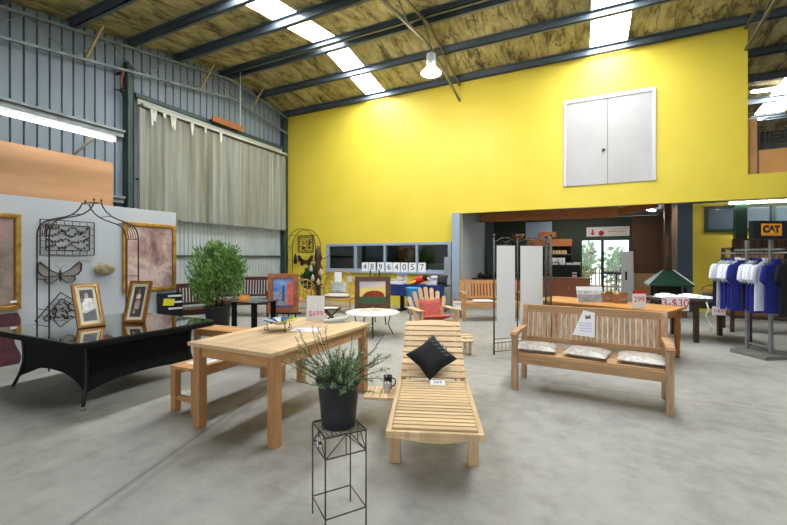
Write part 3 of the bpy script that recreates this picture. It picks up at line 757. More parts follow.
# ---------------------------------------------------------------- bush in black pot
t = thing('potted_bush', 'tall round green bush in a black pot near the left wall', 'potted plant', (-6.42,5.36,0))
MB().lathe([(.19,0),(.2,.02),(.235,.5),(.255,.51),(.255,.55),(.24,.55),(.235,.5)], 36).build('pot', blackplastic, t)
MB().lathe([(.235,.5),(.1,.515),(.001,.52)], 24).build('soil', soil, t)
m = MB(); [leafcloud(m, 420, c_, (r_,r_,r_*1.1), .085, 11+i, .1, .75) for i, (c_, r_) in enumerate((((-.3,0,.8),.24),((.0,-.2,.85),.26),((.3,.05,.9),.24),((-.36,.1,1.1),.22),((-.1,-.25,1.15),.28),((.25,-.15,1.2),.26),((.38,.1,1.25),.2),((-.25,-.1,1.42),.26),((.02,.1,1.45),.26),((.27,.0,1.48),.22),((-.08,.0,1.6),.16),((-.42,-.1,.95),.16),((.12,-.28,.98),.2),((0,.2,1.15),.36)))]
m.build('foliage', leafbush, t)
m = MB(); rnd = random.Random(3)
for k in range(14):
    A = k*.9; m.tube([(.05*math.cos(A),.05*math.sin(A),.5),(.2*math.cos(A),.2*math.sin(A),.85),(.4*math.cos(A),.4*math.sin(A),1.1+.35*rnd.random())], [.014,.01,.004], 6)
m.build('branches', stemm, t)
t = thing('black_wicker_table', 'black woven side table with an orange price tag right of the bush', 'table', (-5.1,5.0,0), R(0))
MB().b2((-.3,-.25,.722),(.3,.25,.736)).build('top', blackwicker, t, .004); MB().b2((-.31,-.26,.7365),(.31,.26,.7455)).build('glass_top', mat('smoked_glass', (70,80,80), .05, spec=.8), t, .002)
for x in (-.23,.23):
    for y in (-.22,.22): MB().b2((x-.055,y-.012,0),(x+.055,y+.012,.722)).build('leg', blackwicker, t, .003)
tg = thing('price_tag', 'orange price tag standing on the black woven side table', 'tag', (-5.2,4.88,.747), R(25))
MB().prism([(-.08,0),(.07,-.0),(.085,.03),(.09,.1),(-.06,.11),(-.095,.07)], (0,0,0), (1,0,0), (0,.12,.99), .004).build('card', mat('orange_card', (250,150,40), .6), tg)
text('lettering', '240', .07, mat('pale_ink', (255,226,150), .6), tg, (0,-.003,.055), (R(83),0,0))

# ---------------------------------------------------------------- gothic metal arch by the partition
t = thing('garden_arch', 'tall bronze metal garden arch with pointed top against the grey partition', 'garden arch', (-6.45,3.19,0))
half = .57
CV = [(1,0),(1,1.78),(.985,1.86),(.94,1.93),(.86,1.985),(.74,2.02),(.6,2.045),(.45,2.07),(.32,2.105),(.2,2.16),(.12,2.225),(.075,2.29)]
for x in (-.16,.16):
    m = MB()
    for s in (-1,1): m.tube([(x,s*half*u,z) for u, z in CV], .0095, 8)
    m.build('arch_frame', brownfr, t)
def rod(*a): MB().tube(*a).build('cross_rod', brownfr, t)
for s in (-1,1):
    for xx in (-.09,-.03,.03,.09): rod([(xx,s*half*u,z) for u, z in CV[1:6]], .004, 5)
    for z in (.4,.8,1.2,1.78): rod([(-.16,s*half,z),(.16,s*half,z)], .005, 6)
    for u, z in (CV[5],CV[8]): rod([(-.16,s*half*u,z),(.16,s*half*u,z)], .005, 6)
rod([(-.16,.047,2.29),(.16,.047,2.29)], .006, 6); rod([(-.16,-.047,2.29),(.16,-.047,2.29)], .006, 6); rod([(.16,-.047,2.285),(.16,.047,2.285)], .006, 6); rod([(-.16,-.047,2.285),(-.16,.047,2.285)], .006, 6)

for x, y in ((.16,-.047),(.16,.047),(-.16,0)): MB().lathe([(.004,0),(.004,.02),(.013,.03),(.013,.042),(.004,.055),(.002,.075)], 10, c=(x,y,2.285)).build('finial', brownfr, t)
tg = thing('paper_tag', 'white paper strip tied to the right leg of the bronze arch', 'tag', (-6.285,3.73,.98), R(65))
MB().prism([(-.11,-.05),(-.07,-.08),(.12,.06),(.08,.09)], (0,-.012,0), (1,0,0), (0,0,1), .002).build('paper', white, tg)

# ---------------------------------------------------------------- two long small frames on the glass table
def small_frame(label, x, y, rz, tilt, cols, seed, shapes, tones, w=.27, h=.53):
    t = thing('picture_frame', label, 'picture', (x,y,.6945), rz, 'gilt framed prints on the black table')
    t.rotation_euler = (-tilt, 0, rz)
    MBf = frame_mb(w, h, .032, .03); MBf.build('frame', goldbrown, t, .004)
    m = frame_mb(w-.05, h-.05, .014, .02)
    for i, v in enumerate(m.v): m.v[i] = (v[0], v[1]-.008, v[2]+.025)
    m.build('gilt_rim', gold, t, .002)
    MB().b2((-w/2+.025,.0,.025),(w/2-.025,.004,h-.025)).build('mount', ivory, t)
    MB().b2((-w/2+.07,-.003,.075),(w/2-.07,-.0005,h-.075)).build('print', painting_material('print_%d' % seed, cols, 7, seed), t)
    k = MB(); q = w/2-.07
    for i, pts in enumerate(shapes): k.slot(i).prism([(a*q, .075+b*(h-.15)) for a, b in pts], (0,-.0031-.0004*i,0), (1,0,0), (0,0,1), .0003)
    k.build('printed_figure', [mat('print_tone_%d_%d' % (seed, i), c, .6, c2=tuple(min(255,int(v*1.25)+12) for v in c), scale=26) for i, c in enumerate(tones)], t)
    MB().bar((0,.012,h*.75),(0,.012+h*.75*math.tan(tilt)*2*.6,.02+.012),.05,.006,(1,0,0)).build('easel_strut', goldbrown, t)
small_frame('gilt framed narrow print with pale figure, left of two on the glass table', -5.05, 2.50, R(84), R(22), [(60,58,58),(110,106,104),(200,196,190),(226,222,216),(120,116,112),(70,70,72)], 3, [[(-.98,.72),(.98,.72),(.98,.99),(-.98,.99)],[(-.9,.3),(.9,.4),(.95,.62),(.5,.72),(-.4,.72),(-.8,.55)],[(-.35,.72),(.15,.72),(.25,.83),(.0,.9),(-.3,.86)],[(-.98,.01),(.98,.01),(.98,.38),(-.4,.26),(-.98,.26)]], [(66,64,68),(214,208,200),(176,150,144),(88,88,94)])
small_frame('gilt framed narrow dark print, right of two on the glass table', -4.91, 2.88, R(28), R(18), [(40,36,40),(70,62,62),(130,112,100),(180,160,140),(84,74,70),(46,42,44)], 9, [[(-.95,.01),(.95,.01),(.95,.99),(-.95,.99)],[(-.5,.28),(.4,.24),(.5,.5),(.1,.6),(-.4,.5)],[(-.45,.6),(.35,.58),(.4,.72),(0,.78),(-.4,.72)],[(-.2,.76),(.2,.76),(.12,.9),(-.1,.92)],[(-.6,.12),(-.1,.1),(-.2,.26),(-.55,.24)]], [(58,52,58),(168,140,124),(196,176,150),(140,118,110),(150,132,108)])

# ---------------------------------------------------------------- things on the partition
def wall_picture(label, y0, y1, z0, z1, cols, seed):
    w_, h_ = y1-y0, z1-z0
    t = thing('framed_painting', label, 'painting', (-7.195,(y0+y1)/2,z0), R(90))
    t.location.x = -7.17
    frame_mb(w_, h_, .065, .05).build('frame', gold, t, .012)
    m = frame_mb(w_-.12, h_-.12, .018, .03)
    for i, v in enumerate(m.v): m.v[i] = (v[0], v[1], v[2]+.06)
    m.build('inner_rim', goldbrown, t, .003)
    MB().b2((-w_/2+.06,.0,.06),(w_/2-.06,.01,h_-.06)).build('canvas', painting_material('oil_%d' % seed, cols, 1.9, seed), t)
    return t
pk = [(96,72,72),(140,112,108),(178,150,142),(206,184,172),(150,120,116),(190,150,120)]
p1 = wall_picture('gold framed pinkish painting at the left edge of the partition', 1.75, 2.662, .76, 2.11, [(84,70,66),(120,106,98),(150,136,122),(170,140,140),(130,100,104)], 21)
MB().b2((.33,-.028,.1),(.4,-.026,.13)).build('label_card', white, p1)
wall_picture('gold framed pink brown painting right of the bronze arch', 4.02, 5.0, .86, 2.12, pk, 34)
def wall_art(label, y0, y1, z0, z1, x, seed, rot=0, tilt=0):
    w_, h_ = y1-y0, z1-z0
    t = thing('metal_wall_art', label, 'wall art', (x,(y0+y1)/2,(z0+z1)/2), R(90)); t.rotation_euler = (0, rot, R(90))
    m = MB()
    for a in (0,.07):
        pts = [(-w_/2+a,-.012,-h_/2+a),(w_/2-a,-.012,-h_/2+a),(w_/2-a,-.012,h_/2-a),(-w_/2+a,-.012,h_/2-a)]
        for i in range(4): m.bar(pts[i], pts[(i+1)%4], .012, .012, (0,1,0))
    k = int(w_/.1)
    for i in range(k+1):
        xx = -w_/2+w_*i/k
        for s in (-1,1): m.bar((xx,-.012,s*h_/2),(xx,-.012,s*(h_/2-.07)),.006,.006,(0,1,0))
    k = int(h_/.1)
    for i in range(k+1):
        zz = -h_/2+h_*i/k
        for s in (-1,1): m.bar((s*w_/2,-.012,zz),(s*(w_/2-.07),-.012,zz),.006,.006,(0,1,0))
    m.build('frame', brownfr, t)
    rnd = random.Random(seed); m = MB(); W2, H2 = w_/2-.08, h_/2-.08
    for j in range(4):
        z = -H2+2*H2*(j+.5)/4; m.tube([(-W2+2*W2*i/12,-.012,z+.03*math.sin(i*1.1+j*2)) for i in range(13)], .004, 5)
        for i in range(13):
            xx = -W2+2*W2*(i+.5)/13; zz = z+.03*math.sin(i*1.1+j*2)+rnd.uniform(-.03,.03); A = rnd.uniform(0,6.28); l = rnd.uniform(.03,.05)
            u = (math.cos(A)*l,math.sin(A)*l); v = (-math.sin(A)*l*.35,math.cos(A)*l*.35)
            m.prism([(xx-u[0],zz-u[1]),(xx+v[0],zz+v[1]),(xx+u[0],zz+u[1]),(xx-v[0],zz-v[1])], (0,-.012,0), (1,0,0), (0,0,1), .003)
    m.build('leaf_scroll', brownfr, t)
    return t
wall_art('dark metal leaf panel high on the grey partition inside the bronze arch', 2.88, 3.585, 1.53, 2.06, -7.185, 1)
wa = wall_art('dark metal leaf panel tilted on its corner behind the glass table', 2.93, 3.55, .5, 1.0, -7.185, 2, rot=R(38))
wa.location = (-7.185, 3.22, .57)
def butterfly(label, loc, rz, s, m1, m2):
    t = thing('metal_butterfly', label, 'wall art', loc, rz)
    up = [(0.02,.0),(.1,.05),(.2,.1),(.32,.22),(.43,.32),(.48,.26),(.47,.08),(.4,-.02),(.3,-.06),(.08,-.05)]
    lo = [(.02,-.05),(.18,-.06),(.32,-.07),(.34,-.15),(.27,-.23),(.17,-.23),(.06,-.14)]
    for sg in (-1,1):
        m = MB()
        for w_ in (up, lo): m.tube([(sg*a*s,-.015-.02*a,b*s) for a, b in w_], [.006*s+.012*s*(a/.45) for a, b in w_], 6, closed=True)
        o = m.build('wing_rim', m1, t)
        m = MB()
        for w_ in (up, lo): m.prism([(sg*a*s,b*s) for a, b in w_], (0,-.012,0), (1,0,0), (0,0,1), .003)
        m.build('wing_mesh', m2, t)
    MB().tube([(0,-.02,.12*s),(0,-.025,.03*s),(0,-.025,-.1*s),(0,-.02,-.2*s)], [.01*s,.03*s,.028*s,.008*s], 10).build('body', m1, t)
    m = MB()
    for sg in (-1,1): m.tube([(0,-.02,.11*s),(sg*.05*s,-.02,.2*s),(sg*.11*s,-.02,.24*s)], .003, 5)
    m.build('antenna', m1, t)
butterfly('large dark metal butterfly on the grey partition under the leaf panel', (-7.182,3.12,1.24), R(90), .58, brownfr, mat('wing_wire', (156,154,148), .5, c2=(110,106,100), scale=90))
t = thing('fish_ornament', 'small brown fish shaped ornament on the grey partition', 'wall art', (-7.18,3.72,1.29), R(90))
MB().lathe([(.002,-.17),(.05,-.14),(.085,-.07),(.1,0),(.09,.07),(.055,.14),(.004,.18)], 20, sy=.35).build('body', mat('driftwood_brown', (120,104,76), .5, c2=(150,138,112), scale=14), t).rotation_euler = (0,R(90),0)
bpy.data.objects[t.name].children[0].location = (0,-.03,0)
m = MB(); m.prism([(-.12,0),(-.2,.06),(-.18,0),(-.2,-.06)], (0,-.03,0), (1,0,0), (0,0,1), .004); m.prism([(-.06,.07),(.04,.07),(-.04,.12),(-.1,.11)], (0,-.03,0), (1,0,0), (0,0,1), .004)
m.build('fins', mat('pale_wire', (176,172,160), .5), t)
t = thing('maroon_screen', 'maroon wavy edged panel standing on the floor under the left gold painting', 'screen', (-7.12,2.35,0), R(90))
us = [k/20 for k in range(21)]
m = MB(); L_ = [(-.4,0)]+[(.26+.035*math.sin(q*9+.5),.72*q) for q in us]+[(-.4,.72)]
m.prism(L_, (0,0,0), (1,0,0), (0,0,1), -.04); m.build('board', mat('maroon_fabric', (92,50,58), .8, c2=(74,38,48), scale=12), t)
m = MB(); m.prism([(-.35,.1),(-.08,.1),(-.02,.3),(-.08,.5),(-.35,.5)], (0,-.043,0), (1,0,0), (0,0,1), .003); m.build('dark_inset', blackfab, t)
t = thing('striped_board', 'black board with white stripes leaning at the end of the partition', 'board', (-7.0,4.78,0), R(70)); t.rotation_euler = (R(-8),0,R(70))
MB().b2((-.2,0,0),(.22,.02,.82)).build('board', blackfab, t)
m = MB()
for z in (.5,.62,.74): m.b2((-.02,-.004,z),(.22,-.0005,z+.035))
m.build('stripes', white, t)
tg = thing('price_tag', 'yellow paper tag stuck on the striped board behind the glass table', 'tag', (-6.98,4.72,.66), R(65))
MB().prism([(-.1,-.06),(.08,-.07),(.1,.05),(-.08,.07)], (0,-.06,0), (1,0,0), (0,0,1), .003).build('paper', mat('yellow_card', (240,226,50), .6), tg)

# ---------------------------------------------------------------- strip curtain on the left wall
t = thing('strip_curtain', 'long pale plastic strip curtain hanging across the left wall', 'curtain', (0,0,0))
MB().b2((XL+.13,5.6,5.06),(XL+.36,10.5,5.09)).b2((XL+.13,5.6,5.06),(XL+.15,10.5,5.24)).build('header', mat('header_sheet', (168,172,168), .5), t)
MB().tube([(XL+.37,5.6,5.03),(XL+.37,10.5,5.03)], .028, 8).build('rail', mat('pale_rail', (214,208,186), .5), t)
m = MB(); n = 420; vs = []; fs = []; rnd = random.Random(8); ph = 0; L_ = 4.95
cm = mat('curtain_plastic', (124,122,102), .4, c2=(160,162,154), scale=3.4, stretch=(1,2.2,.10), alpha=.86)
for i in range(n+1):
    y = 5.54+L_*i/n; ph += .10+.75*rnd.random()**4; dx = .03*math.sin(ph)+.014*math.sin(ph*2.3+i*.05)
    zt = 5.0-.035*abs(math.sin(i*.19))
    for j in range(9):
        z = zt+(2.43+.02*math.sin(i*.7)-zt)*j/8; vs.append((XL+.3+dx*(.5+.5*j/8), y, z))
for i in range(n):
    for j in range(8): fs.append((i*9+j,(i+1)*9+j,(i+1)*9+j+1,i*9+j+1))
m.add(vs, fs, True).build('curtain', cm, t)
for y, l in ((5.8,.42),(5.86,.3),(6.3,.3),(6.36,.36),(6.85,.34),(7.25,.16),(7.75,.3),(6.1,.14)):
    MB().prism([(y-.05,0),(y+.05,0),(y+.03,-l*.5),(y+.015,-l),(y-.02,-l*.9),(y-.035,-l*.4)], (XL+.385,0,5.02), (0,1,0), (0,0,1), .003).build('torn_strip', mat('torn_plastic', (214,212,200), .5), t)
t = thing('orange_board', 'short orange timber board fixed above the plastic curtain', 'board', (XL+.3,8.05,5.29), R(90))
MB().b2((-.52,-.02,0),(.55,.02,.17)).build('plank', orangewood, t, .004)
MB().b2((-.5,.02,.02),(-.44,.2,.06)).b2((.44,.02,.02),(.5,.2,.06)).build('bracket', blackmetal, t)
t = thing('hanging_pole', 'thin pale pole hanging from the roof in front of the left wall', 'pole', (-8.9,8.2,5.3))
MB().tube([(0,0,0),(0,0,1.6)], .016, 8).build('rod', mat('pale_pipe', (206,208,200), .5), t)
t = thing('copper_pipe', 'short reddish pipe with valve beside the left steel column', 'pipe', (XL+.2,5.22,5.25))
MB().tube([(0,0,.55),(0,.03,.4),(0,-.02,.25),(0,0,.06)], .025, 8).build('pipe', mat('copper', (150,84,66), .5, .3), t); MB().lathe([(.03,-.04),(.045,0),(.045,.04),(.03,.07)], 12).build('valve', blackmetal, t); MB().tube([(-.06,-.13,0),(0,0,0),(-.1,.1,-.12)], .014, 6).build('lever', blackmetal, t)
MB().b2((-.2,-.02,.4),(0,.02,.44)).build('bracket', blackmetal, t)

# ---------------------------------------------------------------- lamps
t = thing('tube_light', 'long bright fluorescent batten on an arm above the plywood sheet', 'lamp', (-7.62,3.33,3.64), R(90))
MB().b2((-.82,-.045,.0),(.8,.045,.05)).build('batten', mat('batten_white', (226,228,230), .5), t, .004)
MB().b2((-.83,-.05,-.07),(-.79,.05,.05)).b2((.77,-.05,-.07),(.81,.05,.05)).build('end_cap', mat('end_cap', (214,196,196), .5), t, .004)
MB().tube([(-.78,0,-.035),(.76,0,-.035)], .022, 10).build('tube', mat('hall_tube_glow', (255,252,246), .4, emit=9), t)
MB().bar((.55,.0,.03),(.4,.48,-.32),.03,.03).build('arm', mat('arm_timber', (150,140,120), .6), t)
t = thing('high_bay_lamp', 'glowing high bay lamp hanging under the roof truss', 'lamp', (-3.1,8.4,5.72))
MB().tube([(0,0,.555),(0,0,.45)], .012, 6).build('hook', steel, t)
MB().lathe([(.10,.17),(.11,.2),(.11,.43),(.06,.46)], 24).build('gear_housing', mat('clear_housing', (226,230,230), .2, .2), t)
MB().lathe([(.09,.16),(.12,.14),(.2,.05),(.24,0),(.235,-.005),(.19,.045),(.1,.13)], 32).build('reflector', mat('prismatic_shade', (246,244,236), .3, emit=2.2), t)
MB().lathe([(.22,.01),(.14,-.03),(.01,-.045)], 28).build('lens', lampglow, t)
l = bpy.data.lights.new('lamp_light', 'POINT'); l.energy = 90; l.color = (1,.95,.85); l.shadow_soft_size = .2
lo = bpy.data.objects.new('lamp_light', l); COL.objects.link(lo); lo.parent = t; lo.location = (0,0,-.26)
def batten(label, loc, rz, L_, strength=14):
    t = thing('tube_light', label, 'lamp', loc, rz)
    MB().b2((-L_/2,-.06,.0),(L_/2,.06,.04)).build('batten', mat('batten_white', (226,228,230), .5), t)
    MB().b2((-L_/2+.02,-.05,-.04),(L_/2-.02,.05,-.0005)).build('diffuser', tube_glow, t)
batten('fluorescent batten on the low ceiling right of the timber beams', (1.7,13.3,2.918), R(68), 1.5)
batten('added fluorescent batten on the low ceiling brightening the deep back room', (-.2,14.4,2.918), R(0), 1.8)  # extra batten added behind the timber beam to lift the dark back room
batten('long fluorescent batten on the low ceiling above the shirts', (4.75,12.5,2.875), R(0), 2.8)
batten('fluorescent batten glowing in the loft past the yellow wall', (5.2,14.0,6.05), R(8), 2.0)
MB().tube([(0,0,.041),(0,0,.17)], .008, 6).build('hanger_rod', steel, bpy.data.objects['tube_light.004'])

# ================================================================ MIDDLE AND BACK OBJECTS
def easel(parent, h, w, m, lean=.0):
    for sx in (-1,1): MB().bar((sx*w*.5,-.03,0),(sx*w*.18,.03,h),.025,.02).build('easel_leg', m, parent)
    MB().bar((0,.34,0),(0,.05,h*.92),.025,.02).build('easel_leg', m, parent)
# city painting
t = thing('easel', 'black easel holding the city painting', 'easel', (-5.36,6.12,0), R(32)); easel(t, 1.1, .44, blackmetal)
MB().b2((-.3,-.09,.36),(.3,.0,.385)).build('ledge', blackmetal, t)
t = thing('city_painting', 'painting of red and grey skyscrapers under blue sky in a chunky wooden frame', 'painting', (-5.36,6.02,.39), R(32)); t.rotation_euler = (R(-3),0,R(32))
frame_mb(.6,.78,.1,.035).build('frame', mat('red_brown_wood', (140,80,44), .5, c2=(164,98,56), scale=6), t, .006)
m = MB()
for sx in (-1,1): m.prism([(sx*.3,.78),(sx*.12,.78),(sx*.2,.68),(sx*.2,.62),(sx*.3,.62)], (0,-.022,0), (1,0,0), (0,0,1), .006); m.prism([(sx*.3,0),(sx*.3,.16),(sx*.2,.1),(sx*.14,0)], (0,-.022,0), (1,0,0), (0,0,1), .006)
m.build('corner_block', orangewood, t)
sk = [mat('sky_blue_paint', (60,112,212), .6, c2=(150,186,232), scale=3, stretch=(1,1,2)), mat('tower_grey', (110,112,130), .6, c2=(180,178,184), scale=22), mat('tower_red', (206,84,66), .6, c2=(226,120,96), scale=14), mat('tower_blue', (70,84,130), .6)]
m = MB(); m.b2((-.2,.0,.1),(.2,.008,.68))
def tower(i, x0, x1, z1, y): m.slot(i).b2((x0,y-.001,.1),(x1,y-.0002,z1))
tower(1,-.2,-.14,.42,-.0005); tower(1,-.13,-.07,.36,-.001); tower(1,-.08,-.03,.46,-.0015); tower(3,-.02,.03,.54,-.002); tower(1,.03,.07,.4,-.0025); tower(2,.075,.2,.58,-.003); tower(2,.10,.17,.64,-.0035); tower(1,-.17,-.1,.25,-.004); tower(1,-.03,.06,.22,-.0045); tower(3,-.2,.2,.14,-.005)
m.build('canvas', sk, t)
# red rock painting
t = thing('easel', 'dark easel holding the red rock painting', 'easel', (-4.11,7.55,0), R(27)); easel(t, 1.22, .5, blackmetal)
MB().b2((-.3,-.09,.35),(.3,.0,.372)).build('ledge', blackmetal, t)
t = thing('rock_painting', 'painting of a big red rock above a green plain in a dark wood frame', 'painting', (-4.11,7.45,.375), R(27)); t.rotation_euler = (R(-3),0,R(27))
frame_mb(.78,.70,.105,.035).build('frame', mat('dark_walnut', (84,56,38), .55, c2=(104,72,50), scale=6), t, .006)
m = MB(); m.b2((-.285,0,.105),(.285,.008,.595))
m.slot(3).b2((-.285,-.0008,.43),(.285,-.0003,.50)); m.slot(1).prism([(-.25,.24),(.25,.24),(.25,.31),(.2,.36),(.1,.385),(-.03,.385),(-.14,.355),(-.2,.3)], (0,-.001,0), (1,0,0), (0,0,1), .0006)
m.slot(2).b2((-.285,-.003,.105),(.285,-.0018,.255)); m.slot(4).prism([(-.285,.45),(-.05,.47),(.1,.45),(.285,.52),(.285,.595),(-.285,.595)], (0,-.0004,0), (1,0,0), (0,0,1), .0008)
m.build('canvas', [mat('yellow_sky', (236,214,120), .6), mat('rock_red', (176,44,26), .6, c2=(120,34,24), scale=14), mat('plain_green', (52,92,58), .6, c2=(70,104,66), scale=9), mat('peach_sky', (236,200,140), .6), mat('lilac_sky', (190,178,204), .6, c2=(226,206,198), scale=5)], t)
# round table
t = thing('round_table', 'low round table with white top and thin dark legs', 'table', (-3.63,6.58,0))
MB().lathe([(.50,.415),(.52,.42),(.52,.44),(.50,.445)], 48).build('tabletop', mat('white_laminate', (236,234,228), .35), t)
for k in range(4):
    A = R(30+90*k); MB().tube([(.36*math.cos(A),.36*math.sin(A),.415),(.30*math.cos(A),.30*math.sin(A),.2),(.40*math.cos(A),.40*math.sin(A),.0)], .011, 8).build('leg', blackmetal, t)
t = thing('pale_shell', 'pale crumpled carving lying on the low round table', 'ornament', (-3.68,6.62,.447), R(30))
m = MB(); rnd = random.Random(2); n = 22; vs = []; fs = []
for i in range(n+1):
    for j in range(9):
        u, v = i/n*2-1, j/8*2-1; e = max(0,1-u*u)**.5
        vs.append((u*.24, v*.09*e, .0+(.065*(1-v*v)*e*(.7+.3*math.sin(u*9+v*4))+.002)))
for i in range(n):
    for j in range(8): fs.append((i*9+j,(i+1)*9+j,(i+1)*9+j+1,i*9+j+1))
m.add(vs,fs,True).build('carving', mat('pale_driftwood', (214,204,178), .7, c2=(190,178,150), scale=12), t)
# folding stool
t = thing('folding_stool', 'small dark folding stool with a white sheet on top beside the price sheet', 'stool', (-5.1,7.3,0), R(27))
MB().b2((-.22,-.17,.32),(.22,.17,.345)).build('seat', brownX, t, .004)
for sy in (-1,1): MB().bar((-.17,sy*.13,0),(.17,sy*.13,.32),.03,.03).build('leg', brownZ, t); MB().bar((.17,sy*.09,0),(-.17,sy*.09,.32),.03,.03).build('leg', brownZ, t)
sh = thing('paper_sheet', 'white sheet lying on the small dark folding stool', 'paper', (-5.1,7.3,.347), R(27)); MB().b2((-.15,-.11,0),(.15,.11,.004)).build('paper', white, sh)
# cane furniture
def cane_chair(label, loc, rz, L_, arch):
    t = thing('cane_chair', label, 'chair', loc, rz, 'cane chairs by the yellow wall')
    for sx in (-1,1):
        MB().tube([(sx*L_/2,-.25,0),(sx*L_/2,-.25,.62)], .02, 8).build('front_leg', cane, t)
        MB().tube([(sx*L_/2,.25,0),(sx*L_/2,.25,.62)], .02, 8).build('rear_leg', cane, t)
        MB().tube([(sx*L_/2,-.3,.63),(sx*L_/2,.1,.65),(sx*L_/2,.27,.66)], .022, 8).build('armrest', cane, t)
    MB().b2((-L_/2,-.25,.36),(L_/2,.25,.4)).build('seat', mat('woven_cane', (160,116,70), .7, c2=(188,146,96), scale=50), t)
    m = MB()
    m.tube([(-L_/2,.26,.62)]+[(-L_/2*math.cos(R(10*i)),.27,.62+arch*math.sin(R(10*i))) for i in range(1,18)]+[(L_/2,.26,.62)], .022, 8)
    m.build('arched_back', cane, t)
    m = MB()
    for i in range(1,6):
        x = -L_/2+L_*i/6; m.tube([(x,.26,.4),(x,.27,.62+arch*max(0,1-(2*x/L_)**2)**.5)], .009, 6)
    for z in (.5,.62,.75,.88): m.tube([(-L_/2*max(.1,(1-((max(0,z-.62))/arch)**2))**.5,.27,z),(L_/2*max(.1,(1-((max(0,z-.62))/arch)**2))**.5,.27,z)], .009, 6)
    m.tube([(-L_/2,-.25,.2),(L_/2,-.25,.2)], .012, 6); m.tube([(-L_/2,-.25,.36),(L_/2,-.25,.36)], .018, 6)
    m.build('cane_lattice', cane, t)
    return t
cane_chair('cane armchair with a tall arched back and papers pinned on it', (-6.0,8.85,0), R(15), .92, .50)
cane_chair('cane armchair mostly hidden behind the city painting', (-6.62,8.05,0), R(15), .66, .28)
pp = thing('paper_sheet', 'white notice pinned high on the arched cane chair', 'paper', (-5.96,8.78,.94), R(20)); MB().b2((-.1,.18,-.13),(.1,.184,.15)).build('paper', white, pp)
pp = thing('paper_sheet', 'small grey notice at the right of the arched cane chair', 'paper', (-5.72,8.86,.9), R(20)); MB().b2((.0,.2,-.08),(.14,.204,.08)).build('paper', mat('grey_card', (186,190,194), .6), pp)
cu = thing('seat_cushion', 'pale cushion on the arched cane chair', 'cushion', (-6.0,8.85,.455), R(15)); MB().pillow(.7,.44,.1,Matrix.Identity(4),pinch=.04).build('cover', mat('pale_fabric', (196,196,190), .9), cu)
cu = thing('back_cushion', 'grey striped cushion leaning on the arched cane chair', 'cushion', (-6.0,8.85,.66), R(15)); MB().pillow(.46,.3,.1,Matrix.Translation((0,.17,0)) @ Matrix.Rotation(R(75),4,'X'),pinch=.04).build('cover', mat('grey_fabric', (150,152,150), .9, c2=(190,190,186), scale=20), cu)
# second arch and wall art on the yellow wall
t = thing('garden_arch', 'round topped thin metal arch standing against the yellow wall corner', 'garden arch', (-8.5,10.55,0))
for y in (-.14,.14):
    MB().tube([(-.6,y,0),(-.6,y,1.7)]+[(-.6*math.cos(R(10*i)),y,1.85+.6*math.sin(R(10*i))) for i in range(0,19)]+[(.6,y,1.7),(.6,y,0)], .011, 6).build('arch_frame', blackmetal, t)
def rod(*a): MB().tube(*a).build('cross_rod', blackmetal, t)
for s in (-1,1):
    for z in (.4,.9,1.4,1.85): rod([(s*.6,-.14,z),(s*.6,.14,z)], .008, 5)
for i in (4,9,14): rod([(-.6*math.cos(R(10*i)),-.14,1.85+.6*math.sin(R(10*i))),(-.6*math.cos(R(10*i)),.14,1.85+.6*math.sin(R(10*i)))], .008, 5)

t = thing('metal_wall_art', 'square dark metal scroll panel on the yellow wall under the round arch', 'wall art', (-8.6,YB-.01,1.95))
m = MB()
for a in (0,.05):
    P4 = [(-.33+a,0,-.29+a),(.33-a,0,-.29+a),(.33-a,0,.29-a),(-.33+a,0,.29-a)]
    for i in range(4): m.bar(P4[i],P4[(i+1)%4],.02,.016,(0,1,0))
m.build('frame', brownfr, t)
m = MB(); rnd = random.Random(4)
for k in range(13):
    x, z = rnd.uniform(-.22,.22), rnd.uniform(-.18,.18); A = rnd.uniform(0,6.3)
    m.tube([(x+.06*q/8*math.cos(A+q*.6),0,z+.06*q/8*math.sin(A+q*.6)) for q in range(11)], .011, 5)
for z in (-.1,.06,.16): m.tube([(-.27+.54*i/10,0,z+.03*math.sin(i*1.3)) for i in range(11)], .008, 5)
m.build('leaf_scroll', brownfr, t)
butterfly('dark metal butterfly on the yellow wall below the square panel', (-8.6,YB-.004,1.36), 0, .66, brownfr, brownfr)
t = thing('wind_chime', 'small dark hanging ornament on the yellow wall left of the butterfly', 'ornament', (-9.03,YB-.03,1.4))
MB().lathe([(.01,-.15),(.07,-.12),(.09,-.02),(.05,.06),(.07,.1),(.02,.2)], 12, sy=.3).build('body', brownfr, t); MB().tube([(0,0,-.15),(0,0,-.27)], .012, 6).build('clapper', gold, t); MB().tube([(0,0,.19),(0,.028,.26)], .006, 5).build('hook', blackmetal, t)
# carved totem and plants
t = thing('carved_totem', 'tall dark carved driftwood totem with dangling ornaments beside the cane chair', 'sculpture', (-6.25,8.36,0))
MB().lathe([(.16,0),(.17,.03),(.07,.07),(.05,.6),(.08,.72),(.05,.82),(.09,.95),(.06,1.1),(.10,1.25),(.06,1.34),(.11,1.48),(.08,1.62),(.05,1.74),(.01,1.78)], 14).build('pole', darkwood, t)
m = MB()
for s, z, L_ in ((-1,1.45,.28),(1,1.5,.42),(1,1.2,.2),(-1,1.15,.22)): m.tube([(0,0,z),(s*L_*.5,-.02,z-.05),(s*L_,-.02,z+.07)], [.018,.012,.006], 6)
m.build('twig', darkwood, t)
for x, z in ((-.16,1.2),(.15,1.1),(.08,.85),(-.1,.95)):
    MB().lathe([(.005,-.09),(.05,-.07),(.055,0),(.03,.05),(.005,.1)], 10, c=(x,-.1,z)).build('hanging_shell', mat('shell', (150,120,96), .6, c2=(206,192,170), scale=20), t)
t = thing('potted_fern', 'small green plant in front of the yellow wall beside the dark totem', 'potted plant', (-7.05,9.1,0))
MB().lathe([(.13,0),(.17,.3),(.18,.31),(.18,.34),(.16,.34)], 20).build('pot', blackplastic, t)
